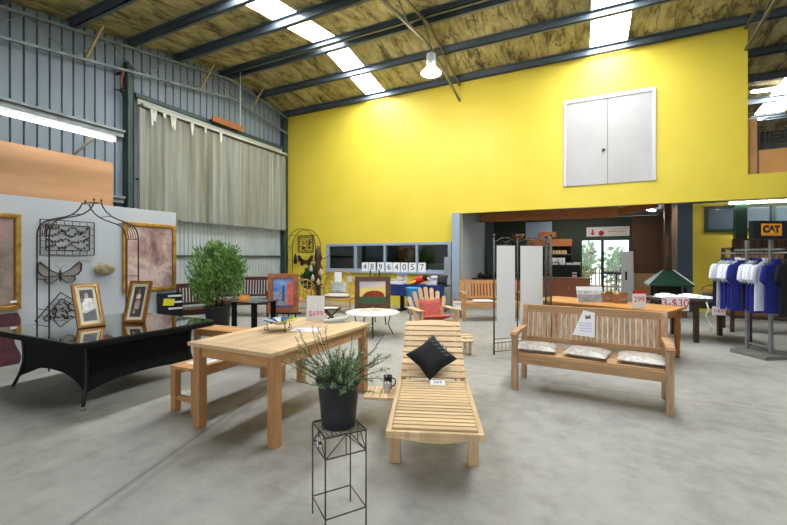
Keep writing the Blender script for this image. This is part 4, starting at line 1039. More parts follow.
m = MB(); leafcloud(m, 420, (0,0,.86), (.26,.26,.36), .13, 6, .2, 1.2); m.build('foliage', leafdark, t); MB().tube([(0,0,.3),(0,0,.85)], .015).build('stem', stemm, t)
# blue clothed table against the yellow wall
t = thing('display_table', 'trestle table with dark blue cloth under the office window', 'table', (-4.1,10.0,0), R(2))
MB().b2((-.85,-.3,.7),(.85,.3,.73)).build('tabletop', darkwood, t)
for sx in (-.45,.7):
    MB().b2((sx-.05,-.04,.04),(sx+.05,.04,.7)).build('leg', blackmetal, t); MB().b2((sx-.06,-.28,0),(sx+.06,.28,.04)).build('foot', blackmetal, t)
tc = thing('tablecloth', 'dark blue cloth hanging over the trestle table', 'tablecloth', (-4.1,10.0,.732), R(2))
m = MB(); m.b2((-.87,-.32,0),(.87,.32,.008)); n = 60; vs = []; fs = []
for i in range(n+1):
    x = -.87+1.74*i/n; vs += [(x,-.322,.008),(x,-.327+.012*math.sin(i*.9),-.16),(x,-.33+.02*math.sin(i*.9+.4),-.3)]
for i in range(n): fs += [(i*3,(i+1)*3,(i+1)*3+1,i*3+1),(i*3+1,(i+1)*3+1,(i+1)*3+2,i*3+2)]
m.add(vs,fs,True); m.build('cloth', mat('navy_cloth', (34,46,104), .9), tc)
t = thing('cardboard_tray', 'white shallow tray of goods at the left of the blue clothed table', 'tray', (-4.68,9.95,.742), R(2))
MB().b2((-.2,-.2,0),(.2,.2,.08)).build('tray', white, t, .004); MB().b2((-.16,-.16,.081),(.16,.16,.12)).build('goods', greyc, t, .02)
t = thing('blue_bin', 'light blue plastic bin in front of the blue clothed table', 'bin', (-3.97,9.4,0))
MB().lathe([(.13,0),(.14,.02),(.19,.66),(.2,.67),(.2,.7),(.18,.7),(.17,.6)], 28).build('bin', mat('light_blue_plastic', (44,150,214), .45), t)
MB().lathe([(.168,.58),(.1,.6),(.001,.61)], 20).build('lining', mat('blue_lining', (30,110,170), .6), t)
t = thing('parrot_ornament', 'red parrot ornament with black head and yellow blue wing above the blue bin', 'ornament', (-3.97,9.86,.742), R(8))
MB().tube([(-.3,0,.02),(-.16,0,.07),(-.02,0,.13),(.1,0,.17),(.17,0,.2)], [.03,.075,.1,.085,.05], 14).build('body', mat('parrot_red', (206,30,34), .6), t)
MB().lathe([(.005,-.09),(.07,-.06),(.09,0),(.07,.06),(.005,.09)], 16, c=(.16,-.02,.19)).build('head', blackfab, t)
MB().tube([(.22,-.05,.19),(.27,-.07,.16),(.28,-.07,.11)], [.03,.022,.006], 8).build('beak', mat('beak_ivory', (226,214,196), .5), t)
MB().tube([(-.36,-.06,.02),(-.2,-.07,.05),(-.1,-.09,.1)], [.015,.04,.03], 8).build('wing', mat('parrot_yellow', (238,210,50), .6), t)
MB().tube([(-.45,-.02,.012),(-.3,-.03,.02)], [.012,.03], 8).build('tail', mat('parrot_blue', (40,110,200), .6), t)
t = thing('white_machine', 'white boxy machine on the right half of the blue clothed table', 'machine', (-3.55,10.05,.742), R(2))
MB().b2((-.26,-.16,0),(.2,.16,.13)).build('body', white, t, .01); MB().b2((-.16,.0,.1305),(.2,.16,.24)).build('upper_body', white, t, .01); MB().b2((-.2,-.17,.15),(.16,-.005,.2)).build('print_panel', greyc, t); MB().b2((.205,-.1,0),(.235,.16,.26)).build('dark_side', blackplastic, t)
t = thing('dark_bag', 'dark grey bag slumped on the right end of the blue clothed table', 'bag', (-3.34,9.93,.742))
M = Matrix.Translation((0,-.1,.03)); MB().pillow(.3,.26,.2,Matrix.Translation((.0,-.02,.145)) @ Matrix.Rotation(R(75),4,'X')).build('bag', mat('charcoal_fabric', (44,46,50), .9), t); MB().tube([(-.08,-.08,.2),(-.08,-.2,.03),(.02,-.22,.014),(.08,-.16,.014)], .012, 6).build('strap', blackfab, t)
sg = thing('notice_card', 'white notice card with red lines stuck on the yellow wall above the bin', 'notice', (-4.93,YB-.004,.86))
MB().b2((-.17,-.004,-.14),(.17,0,.14)).build('card', white, sg); MB().b2((-.04,-.006,.03),(.1,-.0045,.05)).b2((-.06,-.006,-.06),(.08,-.0045,-.04)).build('print', redink, sg)
# number cards on the sill
for k, (ch, px) in enumerate(zip('48964057', (364.7,371.8,380.2,388.7,396.2,404.0,412.2,421.6))):
    r_ = (px-393.5)/388; X = 10.72*(r_*math.cos(CAMROT)-math.sin(CAMROT))/(r_*math.sin(CAMROT)+math.cos(CAMROT))
    c_ = thing('number_card', 'white card with a black %s standing on the window sill, %s' % (ch, ('leftmost card','second from left','third from left','fourth from left','fifth from left','third from right','second from right','rightmost card')[k]), 'card', (X,10.74,1.045), 0, 'number cards on the office window sill')
    MB().b2((-.118,0,0),(.118,.008,.285)).build('card', white, c_); text('numeral', ch, .26, blackink, c_, (0,-.002,.14), (R(90),0,0), bold=.006)
struct(MB().b2((-7.72,10.70,1.0),(-3.36,10.76,1.04)), 'trim_34', bluepaint, 'pale blue sill ledge of the office window')
t = thing('white_printer', 'white box shaped printer behind the right office window pane', 'printer', (-3.95,11.25,0))
MB().b2((-.24,-.15,1.02),(.24,.15,1.3)).build('body', white, t, .01); MB().b2((-.4,-.2,.0),(.4,.2,1.018)).build('stand', mat('grey_cabinet', (110,112,108), .6), t)
t = thing('office_plant', 'bushy green plant inside the office behind the number cards', 'potted plant', (-5.0,11.9,0))
MB().lathe([(.2,0),(.26,.6),(.24,.6)], 20).build('pot', blackplastic, t); m = MB(); leafcloud(m, 700, (0,0,1.2), (.55,.4,.5), .2, 16, .1, 1.5); m.build('foliage', leafdark, t); MB().tube([(0,0,.5),(0,0,1.2)], .03).build('stem', stemm, t)
t = thing('office_picture', 'small dark framed picture on the far wall of the office', 'picture', (-4.35,YB+3.185,1.5)); frame_mb(.5,.4,.04,.02).build('frame', blackplastic, t); MB().b2((-.21,0,.04),(.21,.004,.36)).build('print', greyc, t)
t = thing('leaning_plank', 'grey plank leaning against the blue jamb', 'plank', (-3.42,10.45,.005), R(5)); t.rotation_euler = (R(-10),0,R(5))
MB().b2((-.1,0,0),(.1,.03,1.52)).build('board', mat('grey_plank', (116,124,132), .6, c2=(136,142,148), scale=4), t)
t = thing('price_ticket', 'price ticket with a red heading standing on the arm of the fan back chair', 'ticket', (-2.0,6.76,.574), R(28))
MB().b2((-.07,0,0),(.07,.004,.17)).build('card', white, t); MB().b2((-.07,-.002,.14),(.07,-.0005,.172)).build('heading', mat('brick_ink', (170,90,70), .6), t); text('lettering', '299', .075, blueink, t, (0,-.001,.075), (R(90),0,0), bold=.002)
# things on the dining table
t = thing('price_sheet', 'tall white price sheet reading $699 standing on the dining table', 'price sheet', (-2.80,3.69,.7605), R(25.8)); t.rotation_euler = (R(-4),0,R(25.8))
MB().b2((-.105,0,0),(.105,.003,.285)).build('paper', white, t); text('lettering', '$699', .085, pinkink, t, (.005,-.001,.075), (R(90),0,0), bold=.002)
MB().bar((0,.1,.0),(0,.004,.2),.06,.002,(1,0,0)).build('stand', white, t)
t = thing('glass_bowl', 'colourful shallow bowl of yellow blue and white on a wire stand', 'bowl', (-2.74,3.04,.7605), R(10))
m = MB()
for k in range(12):
    A0, A1 = 2*math.pi*k/12, 2*math.pi*(k+1)/12; m.slot((0,0,1,2,3,2,3,2,1,0,0,1)[k])
    for r0, z0, r1, z1 in ((.0,.075,.05,.075),(.05,.075,.11,.095),(.11,.095,.165,.105)):
        vs = []
        for th in (0,.004):
            for q in range(4):
                A = A0+(A1-A0)*q/3; vs += [(r0*math.cos(A),r0*math.sin(A),z0+th),(r1*math.cos(A),r1*math.sin(A),z1+th)]
        fs = []
        for q in range(3): fs += [(q*2,q*2+1,q*2+3,q*2+2),(8+q*2,8+q*2+2,8+q*2+3,8+q*2+1),(q*2+1,8+q*2+1,8+q*2+3,q*2+3)]
        m.add(vs, fs, True)
m.build('bowl', [mat('glass_yellow', (222,206,60), .2), mat('glass_green', (120,160,70), .2), mat('glass_blue', (60,96,170), .2), mat('glass_white', (220,228,236), .2)], t)
m = MB()
for k in range(3):
    A = R(120*k+200); c_, s_ = math.cos(A), math.sin(A); m.tube([(c_*.06,s_*.06,.07),(c_*.13,s_*.13,.085),(c_*.135,s_*.135,.04),(c_*.12,s_*.12,.006),(c_*.15,s_*.15,.004),(c_*.165,s_*.165,.02),(c_*.15,s_*.15,.03)], .0045, 6)
m.tube([(.06*math.cos(R(20*i)),.06*math.sin(R(20*i)),.069) for i in range(18)], .004, 6, closed=True); m.build('wire_stand', blackmetal, t)
t = thing('paper_sheet', 'white sheet lying flat on the dining table beside the bowl', 'paper', (-2.52,3.16,.7605), R(20)); MB().b2((-.14,-.09,0),(.14,.09,.002)).build('paper', white, t); MB().b2((-.1,-.05,.0022),(.0,.02,.003)).build('print', mat('lavender_ink', (190,186,220), .6), t)
t = thing('bird_carving', 'small pale bird shaped carving at the far right of the dining table', 'ornament', (-2.48,3.68,.7605), R(40))
MB().tube([(-.16,0,.018),(-.08,0,.022),(.0,0,.03),(.07,0,.035),(.1,0,.05),(.12,0,.075)], [.012,.022,.03,.026,.018,.012], 12).build('body', mat('white_ceramic', (222,220,212), .4), t); MB().lathe([(.09,0),(.1,.003),(.05,.006)], 20, sx=1.5, sy=.6).build('base', mat('glass_dish', (190,200,180), .2), t)
t = thing('paper_sheet', 'white sheet lying on the near end of the backless teak bench', 'paper', (-3.42,2.72,.452), R(88)); MB().b2((-.16,-.1,0),(.16,.1,.002)).build('paper', white, t); MB().b2((-.1,-.05,.0022),(.1,.03,.003)).build('print', mat('lavender_ink', (190,186,220), .6), t)
# things on the lounger
def onlounger(x, y, z=0): v = Vector((x,y,0)); v.rotate(Euler((0,0,R(20.5)))); return (-.87+v.x, 2.42+v.y, z)
t = thing('black_cushion', 'square black cushion with grey leaf print on the lounger', 'cushion', onlounger(-.015,1.02,.383), R(20.5))
a_ = R(34); M = Matrix.Translation((0,.13,.165)) @ Matrix.Rotation(a_+R(10),4,'X') @ Matrix.Rotation(R(41),4,'Z')
MB().pillow(.35,.35,.13,M).build('cover', blackfab, t)
m = MB(); rnd = random.Random(9)
for k in range(6):
    u = -.13+.05*k
    for s in (-1,1): p = [(u,.115),(u+.02,.115+s*.012),(u+.045,.115+s*.03),(u+.02,.115+s*.03)]; q = [M @ Vector((b_,a2,.0655)) for a2, b_ in p]; m.add(q, [(0,1,2,3)])
m.build('leaf_print', mat('grey_print_ink', (96,98,104), .8), t)
t = thing('price_card', 'white price card with grey digits lying on the lounger below the black cushion', 'card', onlounger(.04,.88,.3675), R(20.5)); t.rotation_euler = (R(14),0,R(20.5))
MB().b2((-.065,0,0),(.065,.085,.003)).build('card', white, t); MB().b2((-.065,.076,.0032),(.065,.085,.004)).build('heading', mat('brick_ink', (170,90,70), .6), t); text('lettering', '369', .055, blueink, t, (0,.04,.0035), (0,0,0), bold=.001)
t = thing('black_mug', 'black mug with handle on the side tray of the lounger', 'mug', onlounger(-.42,1.04,.2685), R(20.5))
MB().lathe([(.034,0),(.038,.004),(.041,.12),(.042,.122),(.037,.122),(.034,.01)], 24).build('cup', mat('mug_black', (20,20,24), .25), t); MB().tube([(.04,0,.1),(.065,0,.095),(.072,0,.065),(.06,0,.03),(.038,0,.025)], .006, 8).build('handle', mat('mug_black', (0,0,0)), t); MB().lathe([(.0395,.02),(.0412,.05),(.0414,.06)], 24).build('print', mat('mug_print', (150,130,130), .4), t)
t = thing('glass_tumbler', 'small clear tumbler beside the black mug on the lounger tray', 'glass', onlounger(-.42,.94,.2685)); MB().lathe([(.026,0),(.03,.004),(.034,.09),(.032,.09),(.027,.006)], 20).build('glass', clear, t)
# bench cushions and price sheet
for k, (x, lab, rr) in enumerate(((-.52,'plastic wrapped cushion on the bench seat, leftmost of three',5),(.0,'plastic wrapped cushion on the bench seat, middle of three',-6),(.5,'plastic wrapped cushion on the bench seat, rightmost of three',-3))):
    v = Vector((x,-.02,0)); v.rotate(Euler((0,0,R(-4.6)))); c_ = thing('seat_cushion', lab, 'cushion', (.06+v.x,4.75+v.y,.425+.036), R(-4.6+rr), 'wrapped cushions on the teak bench')
    MB().pillow(.42,.38,.085,Matrix.Identity(4),pinch=.03).build('cover', wrap, c_)
v = Vector((-.04,.2,0)); v.rotate(Euler((0,0,R(-4.6))))
t = thing('price_sheet', 'white sheet with a small picture hung on the back of the three seat bench', 'price sheet', (.06+v.x,4.75+v.y,.6), R(-4.6)); t.rotation_euler = (R(-12),0,R(-4.6))
MB().prism([(-.13,0),(.1,-.01),(.1,.27),(-.02,.29)], (0,.03,0), (1,0,0), (0,0,1), .003).build('paper', white, t)
m = MB(); m.prism([(.0,.19),(.06,.2),(.05,.25),(.03,.22),(.005,.24)], (0,.026,0), (1,0,0), (0,0,1), .001); m.build('picture', mat('brown_ink', (120,90,76), .6), t)
m = MB()
for z in (.05,.08,.11,.14): m.b2((-.06,.024,z),(.07,.0258,z+.008))
m.build('print', mat('lavender_ink', (190,186,220), .6), t)
t = thing('bench_cushion', 'pale flat cushion on the bench near the yellow wall opening', 'cushion', (-2.1,9.25,.46), R(25.8)); MB().pillow(.5,.4,.05,Matrix.Identity(4),pinch=.03).build('cover', mat('pale_fabric', (220,205,175), .9), t)
# things on the pine table
t = thing('leaning_print', 'grey landscape print leaning on the pine table', 'picture', (.15,7.12,.7635), R(24)); t.rotation_euler = (R(-18),0,R(24))
MB().b2((-.21,0,0),(.21,.01,.26)).build('backing', white, t); MB().slot(0).b2((-.21,-.003,.0),(.21,-.001,.12)).slot(1).b2((-.21,-.003,.12),(.21,-.001,.19)).slot(2).b2((-.21,-.003,.19),(.21,-.001,.26)).build('print', [mat('grey_land', (120,122,124), .6, c2=(160,160,158), scale=12), mat('tan_hills', (150,146,138), .6, c2=(210,208,202), scale=16), mat('white_sky', (226,228,230), .6)], t)
MB().bar((0,.15,.045),(0,.012,.2),.05,.004,(1,0,0)).build('strut', white, t)
for k, (x, y, s, lab) in enumerate(((.36,7.28,.15,'small brown box on the pine table, left of two'),(.55,7.2,.17,'small brown box on the pine table, right of two'))):
    b_ = thing('cardboard_box', lab, 'box', (x,y,.7635), R(25)); m = MB(); m.b2((-s/2,-.09,0),(s/2,.09,.15)); m.build('body', mat('cardboard', (170,122,76), .8, c2=(150,104,62), scale=9), b_, .004)
    m = MB(); m.prism([(-s/2,.15),(s/2,.15),(s/2-.03,.2),(-s/2+.02,.2)], (0,-.09,0), (1,0,0), (0,-.2,.9), .003); m.build('flap', mat('cardboard', (0,0,0)), b_); MB().b2((-s/2+.03,-.0915,.05),(s/2-.03,-.0905,.09)).build('label_strip', greyc, b_)
t = thing('price_ticket', 'price ticket with red heading and red digits on the pine table', 'ticket', (.76,6.62,.7635), R(28))
MB().b2((-.1,0,0),(.1,.004,.25)).build('card', white, t); MB().b2((-.1,-.002,.205),(.1,-.0005,.255)).build('heading', redink, t); text('lettering', '299', .11, redink, t, (0,-.001,.12), (R(90),0,0), bold=.002)

# ---------------------------------------------------------------- back room
t = thing('fireplace', 'dark green pyramid fireplace hood with a tall brown flue', 'fireplace', (2.0,12.0,0))
MB().b2((-.34,-.34,0),(.34,.34,.28)).build('hearth', mat('brick_brown', (88,58,42), .8), t, .005)
for x in (-.3,.3):
    for y in (-.3,.3): MB().b2((x-.03,y-.03,.28),(x+.03,y+.03,.779)).build('corner_post', mat('soot', (44,34,28), .8), t)
MB().b2((-.269,.28,.28),(.269,.31,.779)).build('fire_back', mat('soot', (0,0,0)), t)
m = MB(); a, b = .46, .1
m.add([(-a,-a,.82),(a,-a,.82),(a,a,.82),(-a,a,.82),(-b,-b,1.17),(b,-b,1.17),(b,b,1.17),(-b,b,1.17),(-a,-a,.78),(a,-a,.78),(a,a,.78),(-a,a,.78)], [(0,1,5,4),(1,2,6,5),(2,3,7,6),(3,0,4,7),(4,5,6,7),(8,9,1,0),(9,10,2,1),(10,11,3,2),(11,8,0,3),(8,11,10,9)])
m.build('hood', mat('green_enamel', (36,66,50), .3), t)
MB().bar((a,-a,.825),(b,-b,1.175),.022,.022).build('edge_highlight', mat('painted_highlight', (206,214,208), .4), t)  # pale bar painting the highlight along the hood's right edge
MB().lathe([(.085,1.17),(.085,2.95)], 20).build('flue', mat('flue_brown', (70,58,48), .45, .3, c2=(110,84,62), scale=3), t)
t = thing('leaning_board', 'tall grey board leaning in front of the right sliding door', 'board', (1.43,15.66,.0), 0); t.rotation_euler = (R(-8),0,0); MB().b2((-.16,0,0),(.22,.03,1.72)).build('board', mat('grey_board', (196,200,200), .6), t); MB().b2((-.04,-.004,.7),(.02,-.0005,1.0)).build('dark_mark', blackfab, t)
sg = thing('exit_sign', 'long white sign with a red arrow and red disc above the sliding door', 'sign', (.86,15.97,2.42))
MB().b2((-.68,-.02,-.17),(.68,0,.17)).build('board', mat('sign_white', (206,206,202), .5), sg)
MB().prism([(-.1,.0),(0,-.09),(.1,0),(.03,0),(.03,.13),(-.03,.13),(-.03,0)], (-.48,-.021,-.04), (1,0,0), (0,0,1), .003).build('arrow', redink, sg)
o = MB().lathe([(.09,-.003),(.09,.003)], 24, c=(-.2,-.05,.024)).build('red_disc', redink, sg); o.rotation_euler = (R(90),0,0)
MB().b2((-.25,-.028,.04),(-.15,-.0275,.06)).build('disc_bar', mat('sign_white', (0,0,0)), sg)
MB().prism([(-.05,.04),(.05,.04),(0,-.05)], (-.2,-.021,-.11), (1,0,0), (0,0,1), .003).build('black_mark', blackink, sg)
m = MB(); rnd = random.Random(12)
for z, x0, h in ((.09,.12,.03),(.0,.02,.05),(-.1,.1,.02)):
    x = x0
    while x < .58: w_ = rnd.uniform(.03,.06); m.b2((x,-.024,z-h/2),(x+w_,-.0205,z+h/2)); x += w_+.02
m.build('print', mat('faded_red', (206,130,126), .6), sg)
# shelves with goods
t = thing('goods_shelf', 'dark shelf unit with orange top left of the sliding door', 'shelf', (-.75,15.7,0))
MB().b2((-1.15,-.2,1.9),(.45,.2,2.16)).build('top_board', orangewood, t); MB().b2((-1.15,.15,0),(.45,.2,1.9)).build('back_panel', mat('shelf_dark', (52,44,40), .7), t)
for z in (1.28,1.58): MB().b2((-1.13,-.18,z),(.43,.15,z+.03)).build('shelf_board', mat('shelf_grey', (110,104,100), .6), t)
for x in (-1.14,-.35,.44): MB().b2((x-.015,-.2,0),(x+.015,.15,1.9)).build('upright', darkwood, t)
gx = [-.27+.1*i for i in range(7)]
for i, x in enumerate(gx[:6]):
    j_ = thing('jar', 'cream jar on the upper board of the goods shelf', 'jar', (-.75+x,15.62,1.611), 0, 'cream jars on the goods shelf'); MB().lathe([(.035,0),(.045,.02),(.045,.11),(.03,.13)], 14).build('body', mat('cream_jar', (226,196,150), .4), j_); MB().lathe([(.033,.13),(.033,.15)], 14).build('lid', mat('jar_lid', (150,110,70), .5), j_)
for i, x in enumerate(gx[:5]):
    j_ = thing('small_box', 'white packet on the lower board of the goods shelf', 'box', (-.75+x+.03,15.62,1.311), R(8*i), 'white packets on the goods shelf'); MB().b2((-.045,-.04,0),(.045,.04,.16)).build('body', white, j_)
t = thing('counter_cabinet', 'dark green display counter with slanted top in front of the goods shelf', 'counter', (-.45,14.6,0))
MB().b2((-.75,-.3,0),(.5,.3,.62)).build('body', orangewood, t, .004); m = MB(); m.prism([(-.3,.62),(.3,.62),(.3,1.22),(-.05,1.22),(-.3,.8)], (-.55,0,0), (0,1,0), (0,0,1), .03); m.prism([(-.3,.62),(.3,.62),(.3,1.22),(-.05,1.22),(-.3,.8)], (.42,0,0), (0,1,0), (0,0,1), .03); m.b2((-.52,.27,.62),(.42,.3,1.22)); m.b2((-.52,-.05,1.2),(.42,.3,1.23)); m.build('display_top', gp, t)
MB().b2((-.52,-.28,.62),(.42,.27,.64)).build('tray', blackfab, t)
t = thing('striped_packet', 'red and white striped packet in the dark green display counter', 'packet', (-.2,14.45,.642)); MB().b2((-.07,-.03,0),(.07,.03,.34)).build('body', white, t); m = MB()
for k in range(3): m.b2((-.071,-.032,.03+.11*k),(.071,-.0302,.08+.11*k))
m.build('stripes', redink, t)
for k in range(4):
    j_ = thing('folded_paper', 'white folded paper stack on top of the dark green display counter, %s' % ('leftmost','second from left','second from right','rightmost')[k], 'paper', (-.82+.23*k,14.72,1.232), R(5*k), 'paper stacks on the green counter'); MB().b2((-.09,-.1,0),(.09,.1,.06+.03*(k%2))).build('stack', white, j_)
t = thing('reddish_cabinet', 'reddish brown low cabinet behind the white folding screen', 'cabinet', (-.5,13.2,0)); MB().b2((-.75,-.25,0),(.75,.25,.86)).build('body', mat('red_brown_board', (128,70,38), .5, c2=(144,84,48), scale=3), t, .004)
for x in (-.5,0,.5): d_ = MB().b2((x-.24,-.27,.08),(x+.24,-.2505,.8)).build('door', mat('red_brown_door', (142,80,44), .5), t); MB().b2((x+.16,-.29,.5),(x+.18,-.2705,.6)).build('handle', steel, d_)
t = thing('service_counter', 'orange brown counter at the left of the back room with dark clutter on it', 'counter', (-2.55,12.3,0)); MB().b2((-.5,-.3,0),(.9,.3,.8)).build('body', mat('orange_board', (150,78,40), .5, c2=(134,68,34), scale=3), t, .004); MB().b2((-.53,-.33,.8005),(.93,.33,.84)).build('countertop', darkwood, t, .004)
rnd = random.Random(21)
for k, (x, s) in enumerate(((-.3,.1),(-.08,.14),(.16,.11),(.36,.13))):
    j_ = thing('dark_bundle', 'dark bundle on the orange brown counter, %s' % ('leftmost of four','second of four from the left','third of four from the left','rightmost of four')[k], 'bundle', (-2.55+x,12.2,.842), R(20*k), 'dark bundles on the counter'); MB().lathe([(s*.8,0),(s,.03),(s*.9,.1),(s*.4,.15),(.005,.16)], 14, sy=.8).build('bundle', blackfab, j_); MB().tube([(-s*.4,0,.1),(0,0,.19),(s*.4,0,.1)], .008, 6).build('strap', blackfab, j_)
t = thing('teal_cabinet', 'tall dull teal cabinet at the left of the back room', 'cabinet', (-2.55,14.1,0)); MB().b2((-.2,-.2,0),(.2,.2,1.95)).build('body', mat('teal_paint', (74,104,108), .5), t, .004); MB().b2((-.18,-.215,.05),(.18,-.2005,1.9)).build('door', mat('teal_door', (84,114,118), .5), t)
t = thing('black_cabinet', 'tall black shelving cabinet beside the teal cabinet', 'cabinet', (-2.0,14.3,0)); MB().b2((-.3,.15,0),(.3,.2,2.1)).build('back_panel', blackplastic, t)
for x in (-.29,.29): MB().b2((x-.015,-.2,0),(x+.015,.1495,2.1)).build('side_panel', blackplastic, t)
for z in (.1,.5,.9,1.3,1.7,2.08): MB().b2((-.27,-.19,z),(.27,.149,z+.02)).build('shelf_board', blackplastic, t)
t = thing('wooden_bowl', 'brown carved bowl on top of the black shelving cabinet', 'bowl', (-2.0,14.25,2.102)); MB().lathe([(.1,0),(.2,.12),(.22,.2),(.19,.2),(.1,.05)], 18).build('bowl', orangewood, t)
struct(MB().b2((-1.95,15.9,2.15),(-1.0,15.99,2.85)), 'trim_35', bluepaint, 'pale grey board on the rear wall')
t = thing('orange_sign', 'small orange board hanging on the rear wall behind the folding screen', 'sign', (-1.15,15.85,2.35)); MB().b2((-.3,-.02,-.1),(.3,0.02,.1)).build('board', mat('orange_paint', (196,110,40), .5), t); MB().b2((-.2,.021,-.04),(.2,.045,.04)).build('bracket', darkwood, t)

# ---------------------------------------------------------------- clothes table, rack, shirts
t = thing('dark_table', 'dark wooden table carrying folded white clothes beside the shirt rack', 'table', (1.85,8.85,0), R(15))
MB().b2((-.75,-.45,.7),(.75,.45,.74)).build('tabletop', darkwood, t, .004); MB().b2((-.1,-.4,.6),(.62,-.38,.6995)).build('apron', darkwood, t); MB().b2((-.1,.38,.6),(.62,.4,.6995)).build('apron', darkwood, t)
for x in (-.14,.66):
    for y in (-.39,.39): MB().b2((x-.035,y-.035,0),(x+.035,y+.035,.7)).build('leg', darkwood, t, .004)
def onclothes(x, y, z): v = Vector((x,y,0)); v.rotate(Euler((0,0,R(15)))); return (1.85+v.x, 8.85+v.y, z)
fold = [('white shirt folded flat at the left end of the dark table',-.52,-.18,12,white),('pale grey shirt folded on the dark table beside the left white one',-.2,-.2,-8,mat('pale_grey_cloth',(206,208,212),.9)),('white and blue striped shirt folded at the front of the dark table',.1,-.24,15,mat('striped_cloth',(216,218,228),.9,c2=(120,130,190),scale=18,lo=.5,hi=.62)),('white shirt folded at the back of the dark table',-.35,.18,-14,white),('white shirt folded behind the striped one',.05,.15,9,white),('pale shirt folded at the right of the dark table',.44,-.24,-12,mat('pale_grey_cloth',(0,0,0)))]
for k, (lab, x, y, r_, m_) in enumerate(fold):
    f_ = thing('folded_shirt', lab, 'shirt', onclothes(x,y,.742+.028), R(15+r_), 'folded shirts on the dark table')
    MB().pillow(.34,.3,.052+.006*(k%3),Matrix.Identity(4),pinch=.02).build('body', m_, f_); MB().tube([(.07*math.cos(R(20*i)),.1+.045*math.sin(R(20*i)),.024) for i in range(18)], .012, 6, closed=True).build('collar', m_, f_)
sg = thing('price_sign', 'white sign with red 3-$30 hanging from the edge of the dark table', 'sign', onclothes(-.5,-.465,.56), R(18))
MB().b2((-.22,-.004,0),(.22,0,.24)).build('card', mat('pink_white_card', (240,226,228), .6), sg); text('lettering', '3-$30', .185, redink, sg, (0,-.006,.13), (R(90),0,0), bold=.006)
sg = thing('price_sign', 'white sign with red print hanging below the shirts on the dark table edge', 'sign', onclothes(.17,-.465,.5), R(12)); MB().b2((-.1,-.004,0),(.1,0,.15)).build('card', mat('pink_white_card', (0,0,0)), sg); text('lettering', '3-$30', .075, redink, sg, (0,-.006,.075), (R(90),0,0), bold=.005)
m = MB(); t = thing('dangling_rope', 'pale cord dangling from the front of the dark table', 'rope', onclothes(-.02,-.46,0)); m.tube([(0,-.01,.72),(.03,-.02,.6),(-.01,-.02,.5),(.03,-.02,.38),(.08,-.03,.3),(.06,-.02,.24)], .014, 6); m.build('cord', mat('pale_cord', (190,200,196), .8), t)
t = thing('wicker_basket', 'brown wicker basket behind the folded clothes', 'basket', onclothes(.42,.2,.742)); m = MB()
m.lathe([(.11,0),(.15,.07),(.16,.14),(.145,.14),(.12,.07)], 20); m.build('basket', mat('dark_wicker', (92,66,38), .8, c2=(120,90,54), scale=60), t); MB().tube([(-.15*math.cos(R(15*i)),0,.13+.1*math.sin(R(15*i))) for i in range(13)], .012, 6).build('handle', mat('dark_wicker', (0,0,0)), t)

rk = thing('clothes_rack', 'grey steel clothes rack with flat base holding the polo shirts', 'clothes rack', (2.53,7.78,0), R(-58))
rackm = mat('rack_grey', (132,134,134), .4, .5)
MB().b2((-.27,-.32,0),(.27,.32,.06)).build('base', mat('rack_base', (104,102,98), .5, c2=(120,118,112), scale=10), rk, .006)
for x in (-.215,.13): MB().b2((x-.018,-.095,.06),(x+.018,-.045,1.76)).build('upright', rackm, rk, .003)
MB().b2((-.19,-.08,.14),(.105,-.06,.17)).build('cross_rail', rackm, rk); MB().tube([(-.66,-.07,1.56),(.48,-.07,1.56)], .014, 10).build('hanging_bar', rackm, rk)
MB().b2((-.4,-.1,1.6),(.3,-.04,1.625)).build('upper_rail', rackm, rk)
sgn = thing('rack_sign', 'black box sign with a bright orange panel on top of the clothes rack', 'sign', (2.50,7.58,1.765), R(30))
MB().b2((-.27,-.03,0),(.32,.05,.27)).build('box', mat('sign_black', (12,12,13), .35), sgn, .006); MB().b2((-.155,-.034,.05),(.17,-.0305,.225)).build('orange_panel', mat('sign_orange', (250,160,30), .4), sgn); text('lettering', 'CAT', .135, blackink, sgn, (.0,-.037,.14), (R(90),0,0), bold=.008)
MB().prism([(-.045,0),(.045,0),(0,.05)], (.005,-.0385,.09), (1,0,0), (0,0,1), .001).build('yellow_triangle', mat('sign_yellow', (252,204,40), .4), sgn)
royal = mat('royal_blue_cloth', (32,40,128), .9); navy = mat('dark_navy_cloth', (24,26,52), .9); whitec = mat('white_cloth', (226,228,236), .9); greyw = mat('silver_cloth', (186,188,196), .9); blackc = mat('black_cloth', (16,16,20), .9)
